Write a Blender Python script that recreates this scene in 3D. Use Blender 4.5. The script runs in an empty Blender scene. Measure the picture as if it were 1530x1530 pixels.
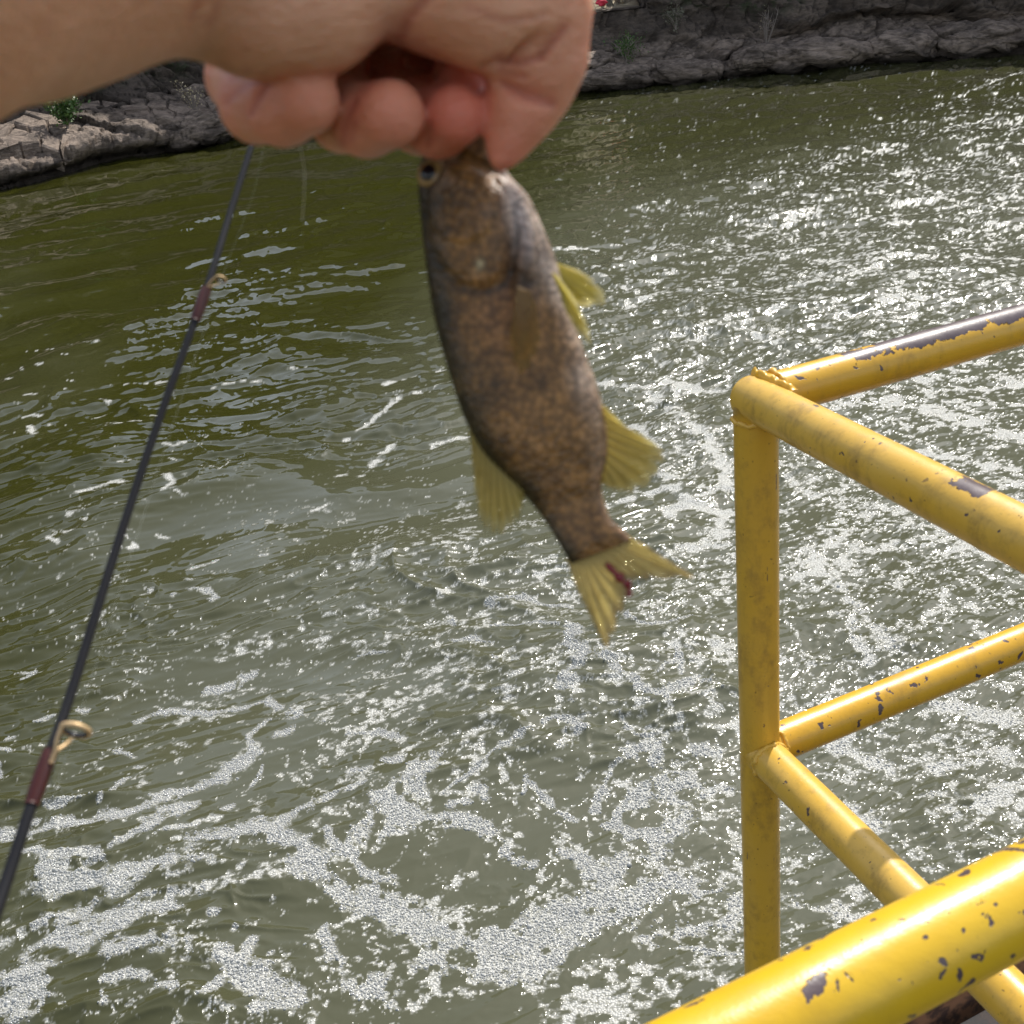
import bpy, math, random
import numpy as np
from mathutils import Vector, Matrix

# ---------------------------------------------------------------- camera, sky, sun, exposure
SC = bpy.context.scene
COL = SC.collection
FPX, PITCH, ROLL, CAMZ = 1733.74, math.radians(25.196), math.radians(6.365), 3.0
FWD = np.array([0, math.cos(PITCH), -math.sin(PITCH)])
_dn = np.array([0, -math.sin(PITCH), -math.cos(PITCH)])
RGT = math.cos(ROLL)*np.array([1., 0, 0]) + math.sin(ROLL)*_dn
DWN = -math.sin(ROLL)*np.array([1., 0, 0]) + math.cos(ROLL)*_dn
EYE = np.array([0, 0, CAMZ])
cd = bpy.data.cameras.new('camera'); cam = bpy.data.objects.new('camera', cd); COL.objects.link(cam)
m = Matrix.Identity(4)
for i in range(3):
    m[i][0], m[i][1], m[i][2], m[i][3] = RGT[i], -DWN[i], -FWD[i], EYE[i]
cam.matrix_world = m
cd.sensor_fit = 'HORIZONTAL'; cd.sensor_width = 36; cd.lens = 36*FPX/1530
cd.clip_start = .02; cd.clip_end = 800
cd.dof.use_dof = True; cd.dof.focus_distance = 4.2; cd.dof.aperture_fstop = 22
SC.camera = cam

SUN_AZ, SUN_EL = math.radians(33), math.radians(48)
W = bpy.data.worlds.new('World'); SC.world = W; W.use_nodes = True
nt = W.node_tree; bg = nt.nodes['Background']
sky = nt.nodes.new('ShaderNodeTexSky'); sky.sky_type = 'NISHITA'; sky.sun_disc = False
sky.sun_elevation = SUN_EL; sky.sun_rotation = SUN_AZ
sky.air_density = 1.0; sky.dust_density = 1.2; sky.ozone_density = 1.0; sky.altitude = 100
hs = nt.nodes.new('ShaderNodeHueSaturation'); hs.inputs['Saturation'].default_value = .5    # thin summer haze
nt.links.new(sky.outputs[0], hs.inputs['Color']); nt.links.new(hs.outputs[0], bg.inputs[0]); bg.inputs[1].default_value = .15
sl = bpy.data.lights.new('sun', 'SUN'); sun = bpy.data.objects.new('sun', sl); COL.objects.link(sun)
sl.energy = 3.3; sl.angle = math.radians(.53); sl.color = (1, .95, .87)
sdir = Vector((math.sin(SUN_AZ)*math.cos(SUN_EL), math.cos(SUN_AZ)*math.cos(SUN_EL), math.sin(SUN_EL)))
sun.rotation_euler = sdir.to_track_quat('Z', 'Y').to_euler(); sun.location = (8, 12, 20)
SC.view_settings.view_transform = 'Standard'; SC.view_settings.look = 'None'
SC.view_settings.exposure = 0.70; SC.view_settings.gamma = 1
SC.view_settings.use_curve_mapping = False
SC.render.engine = 'CYCLES'
SC.cycles.use_denoising = True
SC.cycles.max_bounces = 6; SC.cycles.diffuse_bounces = 3; SC.cycles.glossy_bounces = 3; SC.cycles.transmission_bounces = 2; SC.cycles.caustics_reflective = False; SC.cycles.caustics_refractive = False
SC.cycles.sample_clamp_indirect = 4

# ---------------------------------------------------------------- helpers
rng = np.random.default_rng(7); random.seed(7)
def at(px, py, d):                       # point seen at (px,py) of the 1530 px photo, d metres deep
    return EYE + d*(FWD + RGT*((px-765)/FPX) + DWN*((py-765)/FPX))
def A(*a): return np.array(a, float)
def unit(v): v = np.asarray(v, float); return v/np.linalg.norm(v)

def _h(ix, iy, iz, seed):
    n = (ix*374761393 + iy*668265263 + iz*1442695041 + seed*1274126177) & 0xffffffff
    n = ((n ^ (n >> 13))*1274126177) & 0xffffffff
    n = ((n ^ (n >> 16))*2246822519) & 0xffffffff
    return ((n ^ (n >> 15)) & 0xffffff)/float(0xffffff)
def vnoise(x, y, z=None, seed=0):        # smooth value noise in -1..1
    x = np.asarray(x, float); y = np.asarray(y, float)
    xi = np.floor(x).astype(np.int64); yi = np.floor(y).astype(np.int64); fx = x-xi; fy = y-yi
    u = fx*fx*fx*(fx*(fx*6-15)+10); v = fy*fy*fy*(fy*(fy*6-15)+10)
    def lay(zi):
        a = _h(xi, yi, zi, seed); b = _h(xi+1, yi, zi, seed); c = _h(xi, yi+1, zi, seed); d = _h(xi+1, yi+1, zi, seed)
        return a + (b-a)*u + (c-a)*v + (a-b-c+d)*u*v
    if z is None: return lay(0)*2-1
    z = np.asarray(z, float); zi = np.floor(z).astype(np.int64); fz = z-zi; w = fz*fz*(3-2*fz)
    a = lay(zi); return (a + (lay(zi+1)-a)*w)*2-1
def fbm(x, y, z=None, o=4, seed=0, g=.5):
    s = 0; a = 1; t = 0
    for k in range(o):
        s = s + a*vnoise(x*2**k+17.3*k, y*2**k-9.1*k, None if z is None else z*2**k+3.7*k, seed+k); t += a; a *= g
    return s/t

def worley(x, y, z, seed=0):             # id of the nearest jittered cell and how near its border is
    xi, yi, zi = [np.floor(q).astype(np.int64) for q in (x, y, z)]; d1 = np.full(x.shape, 9.); d2 = d1.copy(); rid = np.zeros(x.shape)
    for i in (-1, 0, 1):
        for j in (-1, 0, 1):
            for k in (-1, 0, 1):
                a, b, c = xi+i, yi+j, zi+k
                d = (a+.1+.8*_h(a, b, c, seed)-x)**2 + (b+.1+.8*_h(a, b, c, seed+1)-y)**2 + (c+.1+.8*_h(a, b, c, seed+2)-z)**2
                near = d < d1; d2 = np.where(near, d1, np.minimum(d2, d)); rid = np.where(near, _h(a, b, c, seed+3), rid); d1 = np.where(near, d, d1)
    return rid, np.sqrt(d2)-np.sqrt(d1)

def mesh(name, V, Fc, mat=None, parent=None, base=(0, 0, 0), smooth=True, attrs=None):
    V = np.asarray(V, np.float32) - np.asarray(base, np.float32)
    me = bpy.data.meshes.new(name)
    if isinstance(Fc, np.ndarray):
        k = Fc.shape[1]; n = len(Fc)
        me.vertices.add(len(V)); me.vertices.foreach_set('co', V.ravel())
        me.loops.add(n*k); me.loops.foreach_set('vertex_index', Fc.astype(np.int32).ravel())
        me.polygons.add(n); me.polygons.foreach_set('loop_start', np.arange(0, n*k, k, dtype=np.int32))
        me.update(calc_edges=True)
    else:
        me.from_pydata([tuple(map(float, v)) for v in V], [], [tuple(int(i) for i in f) for f in Fc]); me.update()
    me.validate()
    me.polygons.foreach_set('use_smooth', np.full(len(me.polygons), smooth))
    for k, a in (attrs or {}).items():
        a = np.asarray(a, np.float32)
        if a.ndim == 1:
            at_ = me.attributes.new(k, 'FLOAT', 'POINT'); at_.data.foreach_set('value', a)
        else:
            at_ = me.attributes.new(k, 'FLOAT_COLOR', 'POINT')
            at_.data.foreach_set('color', np.hstack([a, np.ones((len(a), 1), np.float32)]).astype(np.float32).ravel())
    o = bpy.data.objects.new(name, me); COL.objects.link(o)
    if parent: o.parent = parent
    else: o.location = base
    if mat: me.materials.append(mat)
    return o
def empty(name, loc):
    o = bpy.data.objects.new(name, None); COL.objects.link(o); o.location = loc; o.empty_display_size = .1; return o
def tag(o, label=None, cat=None, group=None, kind=None):
    for k, v in (('label', label), ('category', cat), ('group', group), ('kind', kind)):
        if v: o[k] = v
    return o
def gridfaces(nu, nv, closeu=False, closev=False):
    i = np.arange(nu if closeu else nu-1); j = np.arange(nv if closev else nv-1)
    I, J = np.meshgrid(i, j, indexing='ij'); I2 = (I+1) % nu; J2 = (J+1) % nv
    return np.stack([I*nv+J, I2*nv+J, I2*nv+J2, I*nv+J2], -1).reshape(-1, 4)
def frames(P):
    P = np.asarray(P, float); T = np.gradient(P, axis=0); T /= np.linalg.norm(T, axis=1)[:, None]
    up = A(0, 0, 1) if abs(T[0][2]) < .9 else A(1, 0, 0)
    n = unit(np.cross(T[0], up)); N = []
    for t in T:
        n = unit(n - t*(n@t)); N.append(n)
    N = np.array(N); return T, N, np.cross(T, N)
def tube(P, R, seg=16, cap=True):
    P = np.asarray(P, float); R = np.broadcast_to(np.asarray(R, float), (len(P),))
    T, N, B = frames(P); a = np.linspace(0, 2*math.pi, seg, endpoint=False)
    V = P[:, None] + R[:, None, None]*(np.cos(a)[None, :, None]*N[:, None] + np.sin(a)[None, :, None]*B[:, None])
    Fc = [tuple(f) for f in gridfaces(len(P), seg, closev=True)]; V = V.reshape(-1, 3)
    if cap:
        Fc.append(tuple(range(seg))[::-1]); Fc.append(tuple(range((len(P)-1)*seg, len(P)*seg)))
    return V, Fc
def joinm(parts):
    V = []; Fc = []; n = 0
    for v, f in parts:
        V.append(np.asarray(v)); Fc += [tuple(i+n for i in q) for q in f]; n += len(v)
    return np.vstack(V), Fc
def spline(P, n):                        # Catmull-Rom resample
    P = np.asarray(P, float); Q = np.vstack([2*P[0]-P[1], P, 2*P[-1]-P[-2]])
    t = np.linspace(0, len(P)-1-1e-9, n); i = t.astype(int); u = (t-i)[:, None]
    a, b, c, d = Q[i], Q[i+1], Q[i+2], Q[i+3]
    return .5*(2*b + (c-a)*u + (2*a-5*b+4*c-d)*u*u + (3*b-a-3*c+d)*u**3)
def sstep(a, b, x):
    t = np.clip((x-a)/(b-a), 0, 1); return t*t*(3-2*t)

# ---- material helper
class MatB:
    def __init__(s, name):
        s.m = bpy.data.materials.new(name); s.m.use_nodes = True; s.t = s.m.node_tree
        s.bsdf = s.t.nodes['Principled BSDF']; s.out = s.t.nodes['Material Output']
    def n(s, typ, **kw):
        o = s.t.nodes.new('ShaderNode'+typ)
        for k, v in kw.items():
            if k.startswith('i_'): s.set(o.inputs[k[2:].replace('_', ' ')], v)
            elif k.startswith('x'): s.set(o.inputs[int(k[1:])], v)
            else: setattr(o, k, v)
        return o
    def set(s, inp, v):
        if isinstance(v, bpy.types.NodeSocket): s.t.links.new(v, inp)
        else: inp.default_value = v
    def p(s, **kw):
        for k, v in kw.items(): s.set(s.bsdf.inputs[k.replace('_', ' ')], v)
        return s
    def attr(s, name): return s.n('Attribute', attribute_name=name)
    def obj(s): return s.n('TexCoord').outputs['Object']
    def map(s, v, sc=(1, 1, 1), rot=(0, 0, 0)): return s.n('Mapping', i_Vector=v, i_Scale=sc, i_Rotation=rot).outputs[0]
    def noise(s, v, sc, det=4, rough=.5, dist=0): return s.n('TexNoise', i_Vector=v, i_Scale=sc, i_Detail=det, i_Roughness=rough, i_Distortion=dist).outputs[0]
    def vor(s, v, sc, feature='F1', out=0, **kw): return s.n('TexVoronoi', i_Vector=v, i_Scale=sc, feature=feature, **kw).outputs[out]
    def ma(s, op, a, b=0., c=0., clamp=False):
        o = s.n('Math', operation=op, use_clamp=clamp)
        for i, v in enumerate((a, b, c)): s.set(o.inputs[i], v)
        return o.outputs[0]
    def step(s, x, a, b, lo=0., hi=1.):
        o = s.n('MapRange', interpolation_type='SMOOTHSTEP')
        for k, v in (('Value', x), ('From Min', a), ('From Max', b), ('To Min', lo), ('To Max', hi)): s.set(o.inputs[k], v)
        return o.outputs[0]
    def mix(s, f, a, b):
        o = s.n('Mix', data_type='RGBA'); s.set(o.inputs[0], f)
        for i, v in ((6, a), (7, b)): s.set(o.inputs[i], (*v, 1) if isinstance(v, tuple) and len(v) == 3 else v)
        return o.outputs[2]
    def bump(s, h, dist, strength=1., normal=None):
        o = s.n('Bump', i_Height=h, i_Distance=dist, i_Strength=strength)
        if normal is not None: s.set(o.inputs['Normal'], normal)
        return o.outputs[0]
    def ramp(s, f, stops):
        o = s.n('ValToRGB'); s.set(o.inputs[0], f); e = o.color_ramp.elements
        while len(e) < len(stops): e.new(.5)
        for k, (p_, c) in enumerate(stops): e[k].position = p_; e[k].color = (*c, 1)
        return o.outputs[0]

# ---------------------------------------------------------------- foam lines on the river (world x, y, half width in metres)
FOAM=[[-2.22,3.81,.043,-2.07,3.84,.054,-1.85,3.84,.048,-1.7,3.82,.043,-1.64,3.89,.049,-1.5,3.96,.055,-1.36,4.01,.055,-1.24,4.17,.034],
[-1.24,4.17,.021,-1.31,4.31,.021,-1.24,4.46,.022],[-1.27,4.68,.031,-1.14,4.52,.03,-1.09,4.45,.03],
[-1.87,4.62,.021,-1.7,4.67,.021,-1.57,4.61,.021,-1.42,4.64,.021,-1.27,4.68,.021],[-1.57,4.81,.025,-1.45,4.83,.026,-1.34,4.88,.026],
[-1.17,4.31,.035,-1.09,4.33,.035],[-2.02,3.97,.024,-1.92,4,.024,-1.87,3.99,.024],[-1.84,3.95,.02,-1.77,4.1,.02],
[-1.68,3.58,.02,-1.58,3.67,.036,-1.53,3.79,.048,-1.45,3.82,.043],[-1.57,3.62,.015,-1.44,3.68,.016,-1.36,3.68,.016],
[-2.1,3.65,.031,-1.94,3.59,.031,-1.79,3.56,.03,-1.7,3.5,.03],
[-1.92,3.46,.06,-1.79,3.44,.07,-1.66,3.41,.079,-1.53,3.43,.074,-1.4,3.51,.081,-1.26,3.57,.082,-1.11,3.59,.092,-1.03,3.61,.072,-.97,3.68,.036,-.84,3.8,.027,-.72,3.86,.016],
[-1,3.55,.061,-.91,3.4,.059,-.8,3.33,.068,-.68,3.23,.057,-.55,3.11,.046],[-.55,3.28,.029,-.68,3.35,.029,-.76,3.44,.02,-.73,3.55,.025,-.65,3.64,.021],
[-.82,3.58,.02,-.79,3.47,.02],[-1.66,3.16,.066,-1.55,3.21,.066,-1.45,3.26,.067,-1.35,3.27,.067],[-1.54,3.07,.037,-1.4,3.05,.037,-1.32,3.09,.037],
[-1.79,3.24,.038,-1.7,3.29,.039],[-1.89,2.87,.035,-1.79,2.89,.07,-1.8,3,.081,-1.88,3.11,.056,-1.82,3.15,.047,-1.76,3.16,.056,-1.67,3.13,.033],
[-1.88,3.24,.019,-1.84,3.26,.019],[-1.74,2.91,.018,-1.64,2.84,.017],
[-1.55,2.94,.018,-1.48,2.95,.018,-1.41,2.94,.018,-1.34,2.88,.022,-1.28,2.86,.022,-1.28,2.93,.013,-1.21,2.93,.011],[-1.51,2.84,.017,-1.54,2.9,.018],
[-1.27,3.05,.018,-1.24,2.99,.018,-1.16,2.98,.018,-1.12,3.01,.018],[-1.13,2.97,.027,-1.05,2.92,.053,-.95,2.86,.052,-.84,2.8,.026,-.99,2.77,.021],
[-1.05,3.05,.023,-1.06,2.99,.023],[-.99,2.99,.014,-.98,2.99,.014],[-1.17,2.83,.022,-1.11,2.86,.022],[-.9,3.02,.02,-.89,3.01,.02],
[-1.2,3.16,.014,-1.19,3.16,.014],[-1.12,3.1,.011,-1.12,3.09,.011],
[-.77,3.11,.011,-.79,3.04,.02,-.74,2.93,.027,-.77,2.86,.026,-.68,2.82,.043,-.63,2.85,.035,-.59,2.77,.03,-.53,2.71,.025],
[-2.57,5.06,.019,-2.47,5.09,.019],[-2.62,5.16,.019,-2.51,5.11,.019],[-2.4,4.53,.017,-2.38,4.54,.017],[-2.31,4.66,.02,-2.23,4.65,.02],
[-2.17,4.7,.018,-2.12,4.71,.018],[-2.44,4.42,.017,-2.32,4.39,.017],[-2.39,4.3,.026,-2.35,4.2,.025],[-1.73,4.2,.016,-1.71,4.2,.016],
[-1.85,4.37,.017,-1.76,4.3,.016],[-1.28,3.78,.021,-1.25,3.8,.021],[-1.23,3.88,.009,-1.18,4.07,.009],[-.93,4.03,.011,-.86,3.99,.011],
[-.77,3.96,.018,-.7,3.96,.018],[-.62,3.78,.037,-.57,3.82,.037],[-.8,4.27,.015,-.7,4.26,.015,-.6,4.2,.015],[-.95,4.35,.017,-.9,4.31,.016],
[-.63,4.02,.018,-.58,3.99,.018],
[-.75,3.27,.056,-.66,3.26,.065,-.56,3.18,.064,-.47,3.09,.062,-.38,3,.07,-.25,2.96,.078,-.12,2.96,.086,-.03,2.99,.096,.07,3.05,.097,.16,3.08,.098,.3,3.14,.072,.4,3.17,.045],
[-.46,2.91,.043,-.33,2.86,.051,-.21,2.81,.042,-.08,2.85,.042,.01,2.94,.034],[-.71,2.82,.033,-.63,2.84,.034,-.59,2.78,.033],
[.08,3.38,.028,.18,3.26,.055,.33,3.3,.065,.4,3.36,.057,.46,3.46,.077,.51,3.56,.088,.56,3.67,.091,.55,3.79,.082,.47,3.89,.063,.36,3.9,.042],
[.38,3.66,.04,.26,3.52,.039,.31,3.41,.038],[.31,3.85,.021,.2,3.61,.02],[.62,3.87,.042,.8,3.83,.041],[.41,3.25,.023,.49,3.17,.045,.63,3.06,.062],
[.37,2.98,.052,.49,2.96,.043,.6,2.95,.034],[.26,2.94,.022,.31,2.88,.013,.47,2.82,.013,.57,2.79,.012],
[-.45,3.97,.043,-.51,3.86,.063,-.56,3.74,.082,-.52,3.64,.07,-.43,3.61,.06,-.3,3.62,.05,-.22,3.56,.039,-.18,3.45,.034,-.11,3.39,.028,-.05,3.36,.024],
[-.36,3.7,.03,-.3,3.73,.03],[-.22,3.79,.026,-.22,3.65,.025],[-.16,4,.043,-.07,4.05,.043,.02,4.11,.022,.1,4.15,.028,.17,4.06,.027],
[.08,3.97,.027,.2,4.06,.027],[-.18,4,.011,-.27,3.88,.01,-.4,3.77,.01],[-.07,3.78,.014,-.01,3.74,.014,.06,3.65,.014,.12,3.56,.014],
[-.05,3.81,.01,-.07,3.73,.01],[-.8,4.26,.013,-.69,4.26,.013,-.62,4.21,.013,-.51,4.15,.013],[-.76,3.95,.015,-.69,3.96,.015],
[-.79,3.79,.014,-.7,3.86,.015],[-.66,3.63,.025,-.71,3.51,.024,-.74,3.43,.024],[-.59,3.58,.015,-.62,3.52,.015],[-.62,4.01,.016,-.59,3.99,.016],
[-.35,4.91,.025,-.25,4.89,.025,-.16,4.82,.025],[-.24,4.73,.015,-.14,4.66,.014,-.05,4.58,.014],[-.38,5.14,.019,-.37,5.09,.019],
[-.2,5.01,.01,0,4.96,.01,.15,4.91,.01],[-.89,4.94,.011,-.67,4.92,.011],
[.21,4.91,.031,.26,4.78,.031,.19,4.68,.03,.27,4.56,.03,.2,4.44,.029,.13,4.32,.028,.16,4.21,.028,.11,4.24,.028],
[.33,4.5,.029,.4,4.36,.029,.46,4.21,.028,.57,4.17,.044,.7,4.27,.045],[.54,4.34,.011,.61,4.41,.012,.69,4.39,.011],
[.38,4.1,.02,.39,4.01,.019,.46,3.99,.019],[-.17,5.22,.024,.02,5.23,.024,.22,5.11,.023],[.5,5,.018,.55,4.82,.017,.68,4.79,.017,.86,4.8,.017],
[.69,4.56,.014,.68,4.35,.014],[.74,4.3,.025,.88,4.17,.024],[.67,3.7,.014,.77,3.68,.014],[2.95,12.78,.067,3.51,13.21,.069,3.86,13.61,.071],
[3.99,14.4,.074,4.53,14.53,.075,5.01,13.99,.072],[.81,13.08,.038,1.35,13.09,.038],[1.7,12.41,.043,2.37,12.14,.042],[1.21,10.34,.086,1.66,10.86,.09],
[.8,8.49,.072,1.09,8.31,.071,1.21,7.83,.067,1.27,7.15,.063,1.35,6.67,.059,1.27,6.09,.055,1.09,5.61,.051,.81,5.52,.051],[1.26,8.41,.077,1.63,7.98,.073],
[1.52,5.43,.05,1.6,4.78,.045,1.66,4.4,.042],[2.35,7.59,.085,2.89,7.15,.08,3.21,6.57,.075],[2.57,6.54,.066,3,6.1,.063],[1.73,3.97,.07,1.96,3.78,.068],
[1.23,3.87,.05,1.41,3.62,.047,1.77,3.64,.047],[1.38,5.16,.034,1.59,5.19,.034,1.51,4.32,.03],[1.87,9.63,.058,2.14,9.33,.056,2.26,8.9,.054],
[2.14,10.65,.031,2.96,10.67,.032],[2.74,8.05,.059,3.23,7.44,.055,3.61,7.45,.056],[.94,3.54,.046,1.13,3.54,.047,1.21,3.34,.045],
[.79,3.06,.037,.94,2.94,.036,1.02,2.83,.035],[8.13,20.89,.07,11.07,24.05,.08],[6.76,19.29,.054,8.86,19.14,.054],
[3.64,12.59,.044,4.96,12.59,.044,5.6,11.88,.042],[-.25,7.74,.029,-.53,7.63,.028],[-1.02,7.21,.031,-.86,7.54,.033,-.78,7.77,.034],
[-1.13,7.94,.024,-.76,8.62,.026,-.29,8.86,.027],[.66,6.25,.04,.95,6.32,.04,1.19,5.93,.038],[-.45,9.17,.028,-.89,8.98,.027],[.91,3.71,.037,1,3.57,.036],
[1.45,3.49,.041,1.62,3.34,.04],[.88,7.52,.056,.98,7,.053],[.9,6,.054,1.17,6.21,.056],[-4.02,9.34,.019,-3.92,9.33,.019,-3.8,9.28,.019],
[-3.82,9.08,.026,-3.74,8.88,.026],[-4.16,9.83,.016,-4.03,9.81,.016],[-4.19,9.67,.016,-4.12,9.63,.016],[-4.62,11.36,.016,-4.35,11.31,.016],
[-4.66,11.69,.012,-4.61,11.68,.012],[-4.23,11.39,.018,-4.19,11.38,.018],[-4.14,11.4,.014,-4.06,11.38,.014],[-3.98,11.24,.013,-3.84,11.16,.013],
[-4.12,10.93,.013,-4.01,10.9,.013],[-4.32,10.77,.03,-4.26,10.71,.03],[-4.47,10.75,.017,-4.42,10.63,.017],[-4.57,10.48,.017,-4.5,10.44,.017],
[-3.81,10.09,.012,-3.74,10.03,.012],[-3.76,9.84,.012,-3.71,9.83,.012],[-3.37,9.57,.023,-3.26,9.42,.023],[-3.35,9.11,.019,-3.25,9.17,.019],
[-3.14,8.9,.026,-3.02,8.78,.025],[-2.94,8.81,.022,-2.87,8.77,.022],[-3.68,9.07,.011,-3.51,9.04,.011],[-2.81,8.92,.018,-2.74,8.9,.018],
[-3.28,9.82,.024,-3.24,9.83,.024],[-3.18,9.87,.016,-3.08,9.87,.016],[-2.97,9.83,.02,-2.89,9.82,.02],[-2.39,9.42,.019,-2.21,9.51,.019,-1.97,9.49,.019],
[-1.97,9.61,.02,-1.84,9.66,.02,-1.65,9.71,.02],[-2.53,8.15,.017,-2.45,8.11,.017,-2.36,8.13,.017],[-2.41,7.87,.01,-2.33,7.83,.01],
[-2.78,7.79,.02,-2.72,7.81,.02,-2.66,7.88,.02],[-2.94,7.34,.025,-2.82,7.38,.025,-2.72,7.45,.025,-2.59,7.39,.025],
[-2.33,7.4,.025,-2.27,7.29,.025,-2.3,7.13,.024],[-2.2,7.11,.012,-2.15,7.09,.012],[-3.13,7.01,.018,-3.2,6.96,.018,-3.28,6.9,.018],
[-2.86,6.94,.022,-2.84,6.93,.022],[-2.77,6.7,.017,-2.87,6.71,.017,-2.92,6.66,.017,-2.84,6.56,.017],[-2.43,6.62,.017,-2.32,6.46,.017,-2.4,6.45,.017],
[-2.23,6.63,.014,-2.15,6.55,.014],[-2.7,6.82,.015,-2.68,6.81,.015],[-1.89,6.09,.016,-1.82,6.1,.016,-1.75,6.14,.016],[-1.88,5.91,.021,-1.85,5.9,.021],
[-2.22,6.09,.016,-2.19,6.11,.016],[-2.13,5.83,.015,-2.08,5.84,.015],[-1.82,5.8,.023,-1.72,5.75,.023,-1.69,5.66,.023],[-1.92,5.75,.019,-1.91,5.74,.019],
[-1.55,6.21,.019,-1.49,6.17,.019],[-1.28,6.77,.017,-1.23,6.81,.018,-1.16,6.86,.018],[-1.14,7.27,.022,-1.08,7.29,.022],
[-2.14,7.59,.006,-1.98,7.38,.006,-1.93,7.65,.006],]

def churn_sky(x, y):
    return sstep(-1.2, 2.4, x - .10*(y-6) + .8*fbm(x*.4, y*.4, o=2, seed=61))
def ridge(x, y, seed): r = 1-np.abs(vnoise(x, y, seed=seed)); return r*r
def wave(x, y):                          # height of the river surface
    wx = x + .5*fbm(x*.35, y*.35, o=2, seed=51); wy = y + .5*fbm(x*.35+9, y*.35, o=2, seed=52)
    c, s = math.cos(.35), math.sin(.35); a = wx*c + wy*s; b = -wx*s + wy*c
    w1 = fbm(wx*1.1, wy*1.1, o=2, seed=55); w2 = fbm(wx*2.6, wy*2.6, o=2, seed=58)
    calm = .22 + .78*sstep(-.3, .3, fbm(wx*.8, wy*.9, o=2, seed=60) + .3*np.clip((y-7)/8, -1, 1) + .2*np.clip(x/3, -1, 1))
    ch = churn_sky(x, y); fast = .75 + .55*ch
    h = .07*fbm(a*.55, b*.95, o=2, seed=53)
    h = h + .034*calm*ridge(a*1.3+w1*.8, b*2.6+w1, 54)
    h = h + .021*calm*fast*ridge(a*2.4+w1*1.0, b*6.2+w2*.7, 56)
    h = h + .0140*calm*fast*ridge(a*5.0+w2*1.0, b*14+w2*1.2, 57)
    h = h + .0056*(.7*calm+.4*ch)*vnoise(a*12+w2*2, b*30+w1*3, seed=59)
    h = h + .0012*(.4*calm+.7*ch)*vnoise(a*46+w2*6, b*60, seed=62)
    return h
def foam_field(x, y):
    n1 = fbm(x*2.2, y*2.2, o=3, seed=31); n2 = fbm(x*2.2+40, y*2.2, o=3, seed=32)
    n3 = fbm(x*9, y*9, o=2, seed=33); n4 = fbm(x*9+40, y*9, o=2, seed=34)
    X = x + .045*n1 + .02*n3; Y = y + .05*n2 + .025*n4
    Fv = np.full(x.shape, -1.5)
    order = np.argsort(Y); Ys = Y[order]
    for s in FOAM:
        p = np.array(s).reshape(-1, 3)
        for k in range(len(p)-1):
            a, b = p[k], p[k+1]; R = max(a[2], b[2])*2.2
            i0, i1 = np.searchsorted(Ys, [min(a[1], b[1])-R, max(a[1], b[1])+R])
            idx = order[i0:i1]
            q = X[idx]; idx = idx[(q > min(a[0], b[0])-R) & (q < max(a[0], b[0])+R)]
            if not len(idx): continue
            dx, dy = b[0]-a[0], b[1]-a[1]; L = dx*dx+dy*dy+1e-9
            t = np.clip(((X[idx]-a[0])*dx + (Y[idx]-a[1])*dy)/L, 0, 1)
            d = np.hypot(X[idx]-a[0]-t*dx, Y[idx]-a[1]-t*dy); w = a[2] + (b[2]-a[2])*t
            Fv[idx] = np.maximum(Fv[idx], 1 - d/w)
    return Fv
def lace(x, y):                          # thin torn lines of foam drifting off the big patches
    ax = x + .9*fbm(x*.5, y*.5, o=3, seed=71); ay = y + .9*fbm(x*.5+30, y*.5, o=3, seed=72)
    l1 = 1-np.abs(fbm(ax*.9, ay*1.5, o=3, seed=73))*3.2
    l2 = 1-np.abs(fbm(ax*2.1+7, ay*3.2, o=3, seed=74))*3.2
    l3 = 1-np.abs(fbm(ax*5.2+3*fbm(x*1.5, y*1.5, o=2, seed=75), ay*7.5, o=3, seed=76))*3.0
    return np.maximum(l1, l2-.10), l3

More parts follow.
